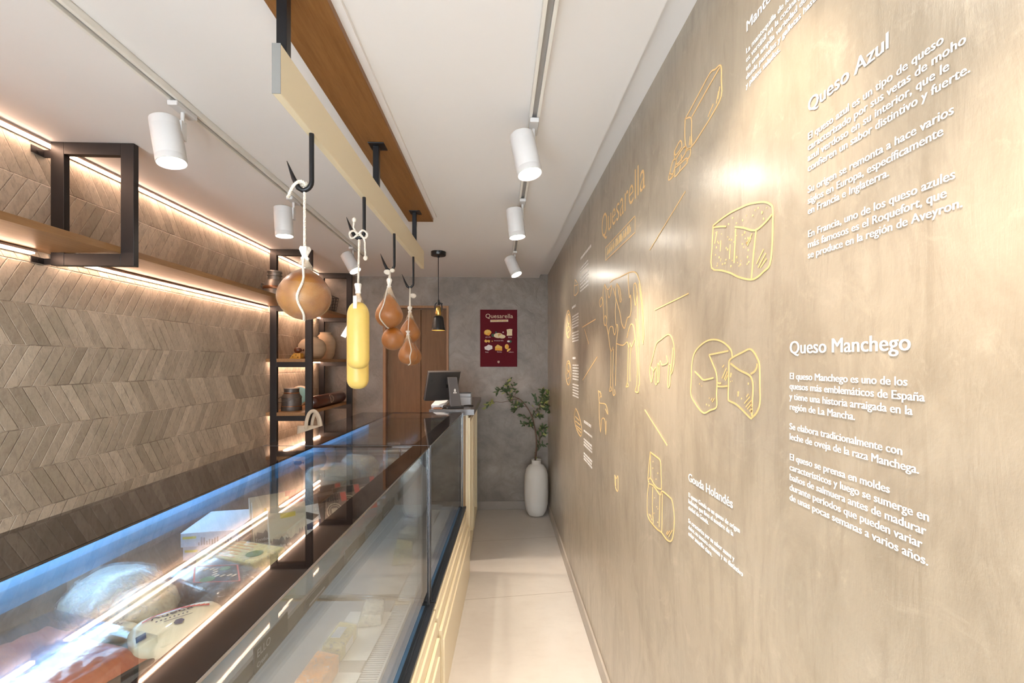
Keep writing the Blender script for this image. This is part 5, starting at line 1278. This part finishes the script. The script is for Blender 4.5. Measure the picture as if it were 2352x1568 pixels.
for i, (x, y, lab) in enumerate(((-.545, 1.36, 'white tray liner under the orange packed cheese'), (-.53, 1.72, 'white tray liner under the clear film packs'))):
    tag(MB(Matrix.Translation((x, y, ZD)) @ Matrix.Rotation(R(-3), 4, 'Z')).box(-.085, .085, -.15, .15, .0002, .0015).build('tray_liner', 'paper_white'), lab, 'tray liner')
ZD = .488
deckpack('orange_cheese_pack', 'orange packed cheese on the lower deck behind the front glass', -.575, 1.44, -4, .045, .075, .07, 'orange_pack')
deckpack('pale_cheese_pack', 'pale cheese pack with a white price label beyond the orange one', -.57, 1.63, -4, .04, .07, .06, 'pale_yellow', 'box_white')
deckpack('white_cheese_pack', 'white cheese pack at the near end of the lower deck', -.58, 1.24, -4, .05, .07, .07, 'cheese_white')
deckpack('film_cheese_pack', 'film wrapped white cheese in the middle of the lower deck', -.51, 1.82, 8, .045, .06, .05, 'cheese_white')
ZD = .486
deckpack('yellow_cheese_pack', 'upright yellow wedge on the lower deck of the far case', -.50, 2.35, 10, .05, .06, .09, 'pale_yellow')
deckpack('film_cheese_pack', 'film wrapped greyish piece on the lower deck of the far case', -.52, 2.60, -10, .05, .06, .07, 'ash_cheese')
deckpack('blue_cheese_pack', 'dark labelled piece at the far end of the lower deck', -.56, 2.85, 4, .05, .07, .06, 'box_lilac', 'print_navy')
# price tickets on the rail
def ticket(yl, w_, h, label, words=(), body='tag_dark'):
    c = cw(-.139, yl, .90); t = thing('price_ticket', c, label, 'price ticket', 'dark price tickets on the shelf rail')
    MB(CM).box(-.1400, -.1375, yl - w_ / 2, yl + w_ / 2, .897, .897 + h).build('card', body, t)
    mb = MB(CM)
    if words:
        for i, (s_, sz, dz) in enumerate(words): text_mesh(mb, s_, lambda a, b, q: (-.1373 + q, yl - w_ / 2 + .008 + a, .897 + dz + b), sz, 1, 0, .0002)
    else: mb.box(-.1374, -.1371, yl - w_ * .35, yl + w_ * .3, .902, .907)
    mb.build('print', 'printer_grey', t)
ticket(-1.02, .13, .05, 'dark price ticket with pale capitals, nearest on the shelf rail', (('ELLO', .022, .026), ('Cream', .014, .006)))
ticket(-.80, .14, .028, 'long low dark price ticket, second on the shelf rail')
ticket(-.55, .12, .042, 'grey price ticket, third on the shelf rail', (), 'print_grey')
ticket(-.36, .12, .045, 'grey price ticket, fourth on the shelf rail', (), 'print_grey')
ticket(-.17, .10, .045, 'dark price ticket, last one before the joint of the cases')
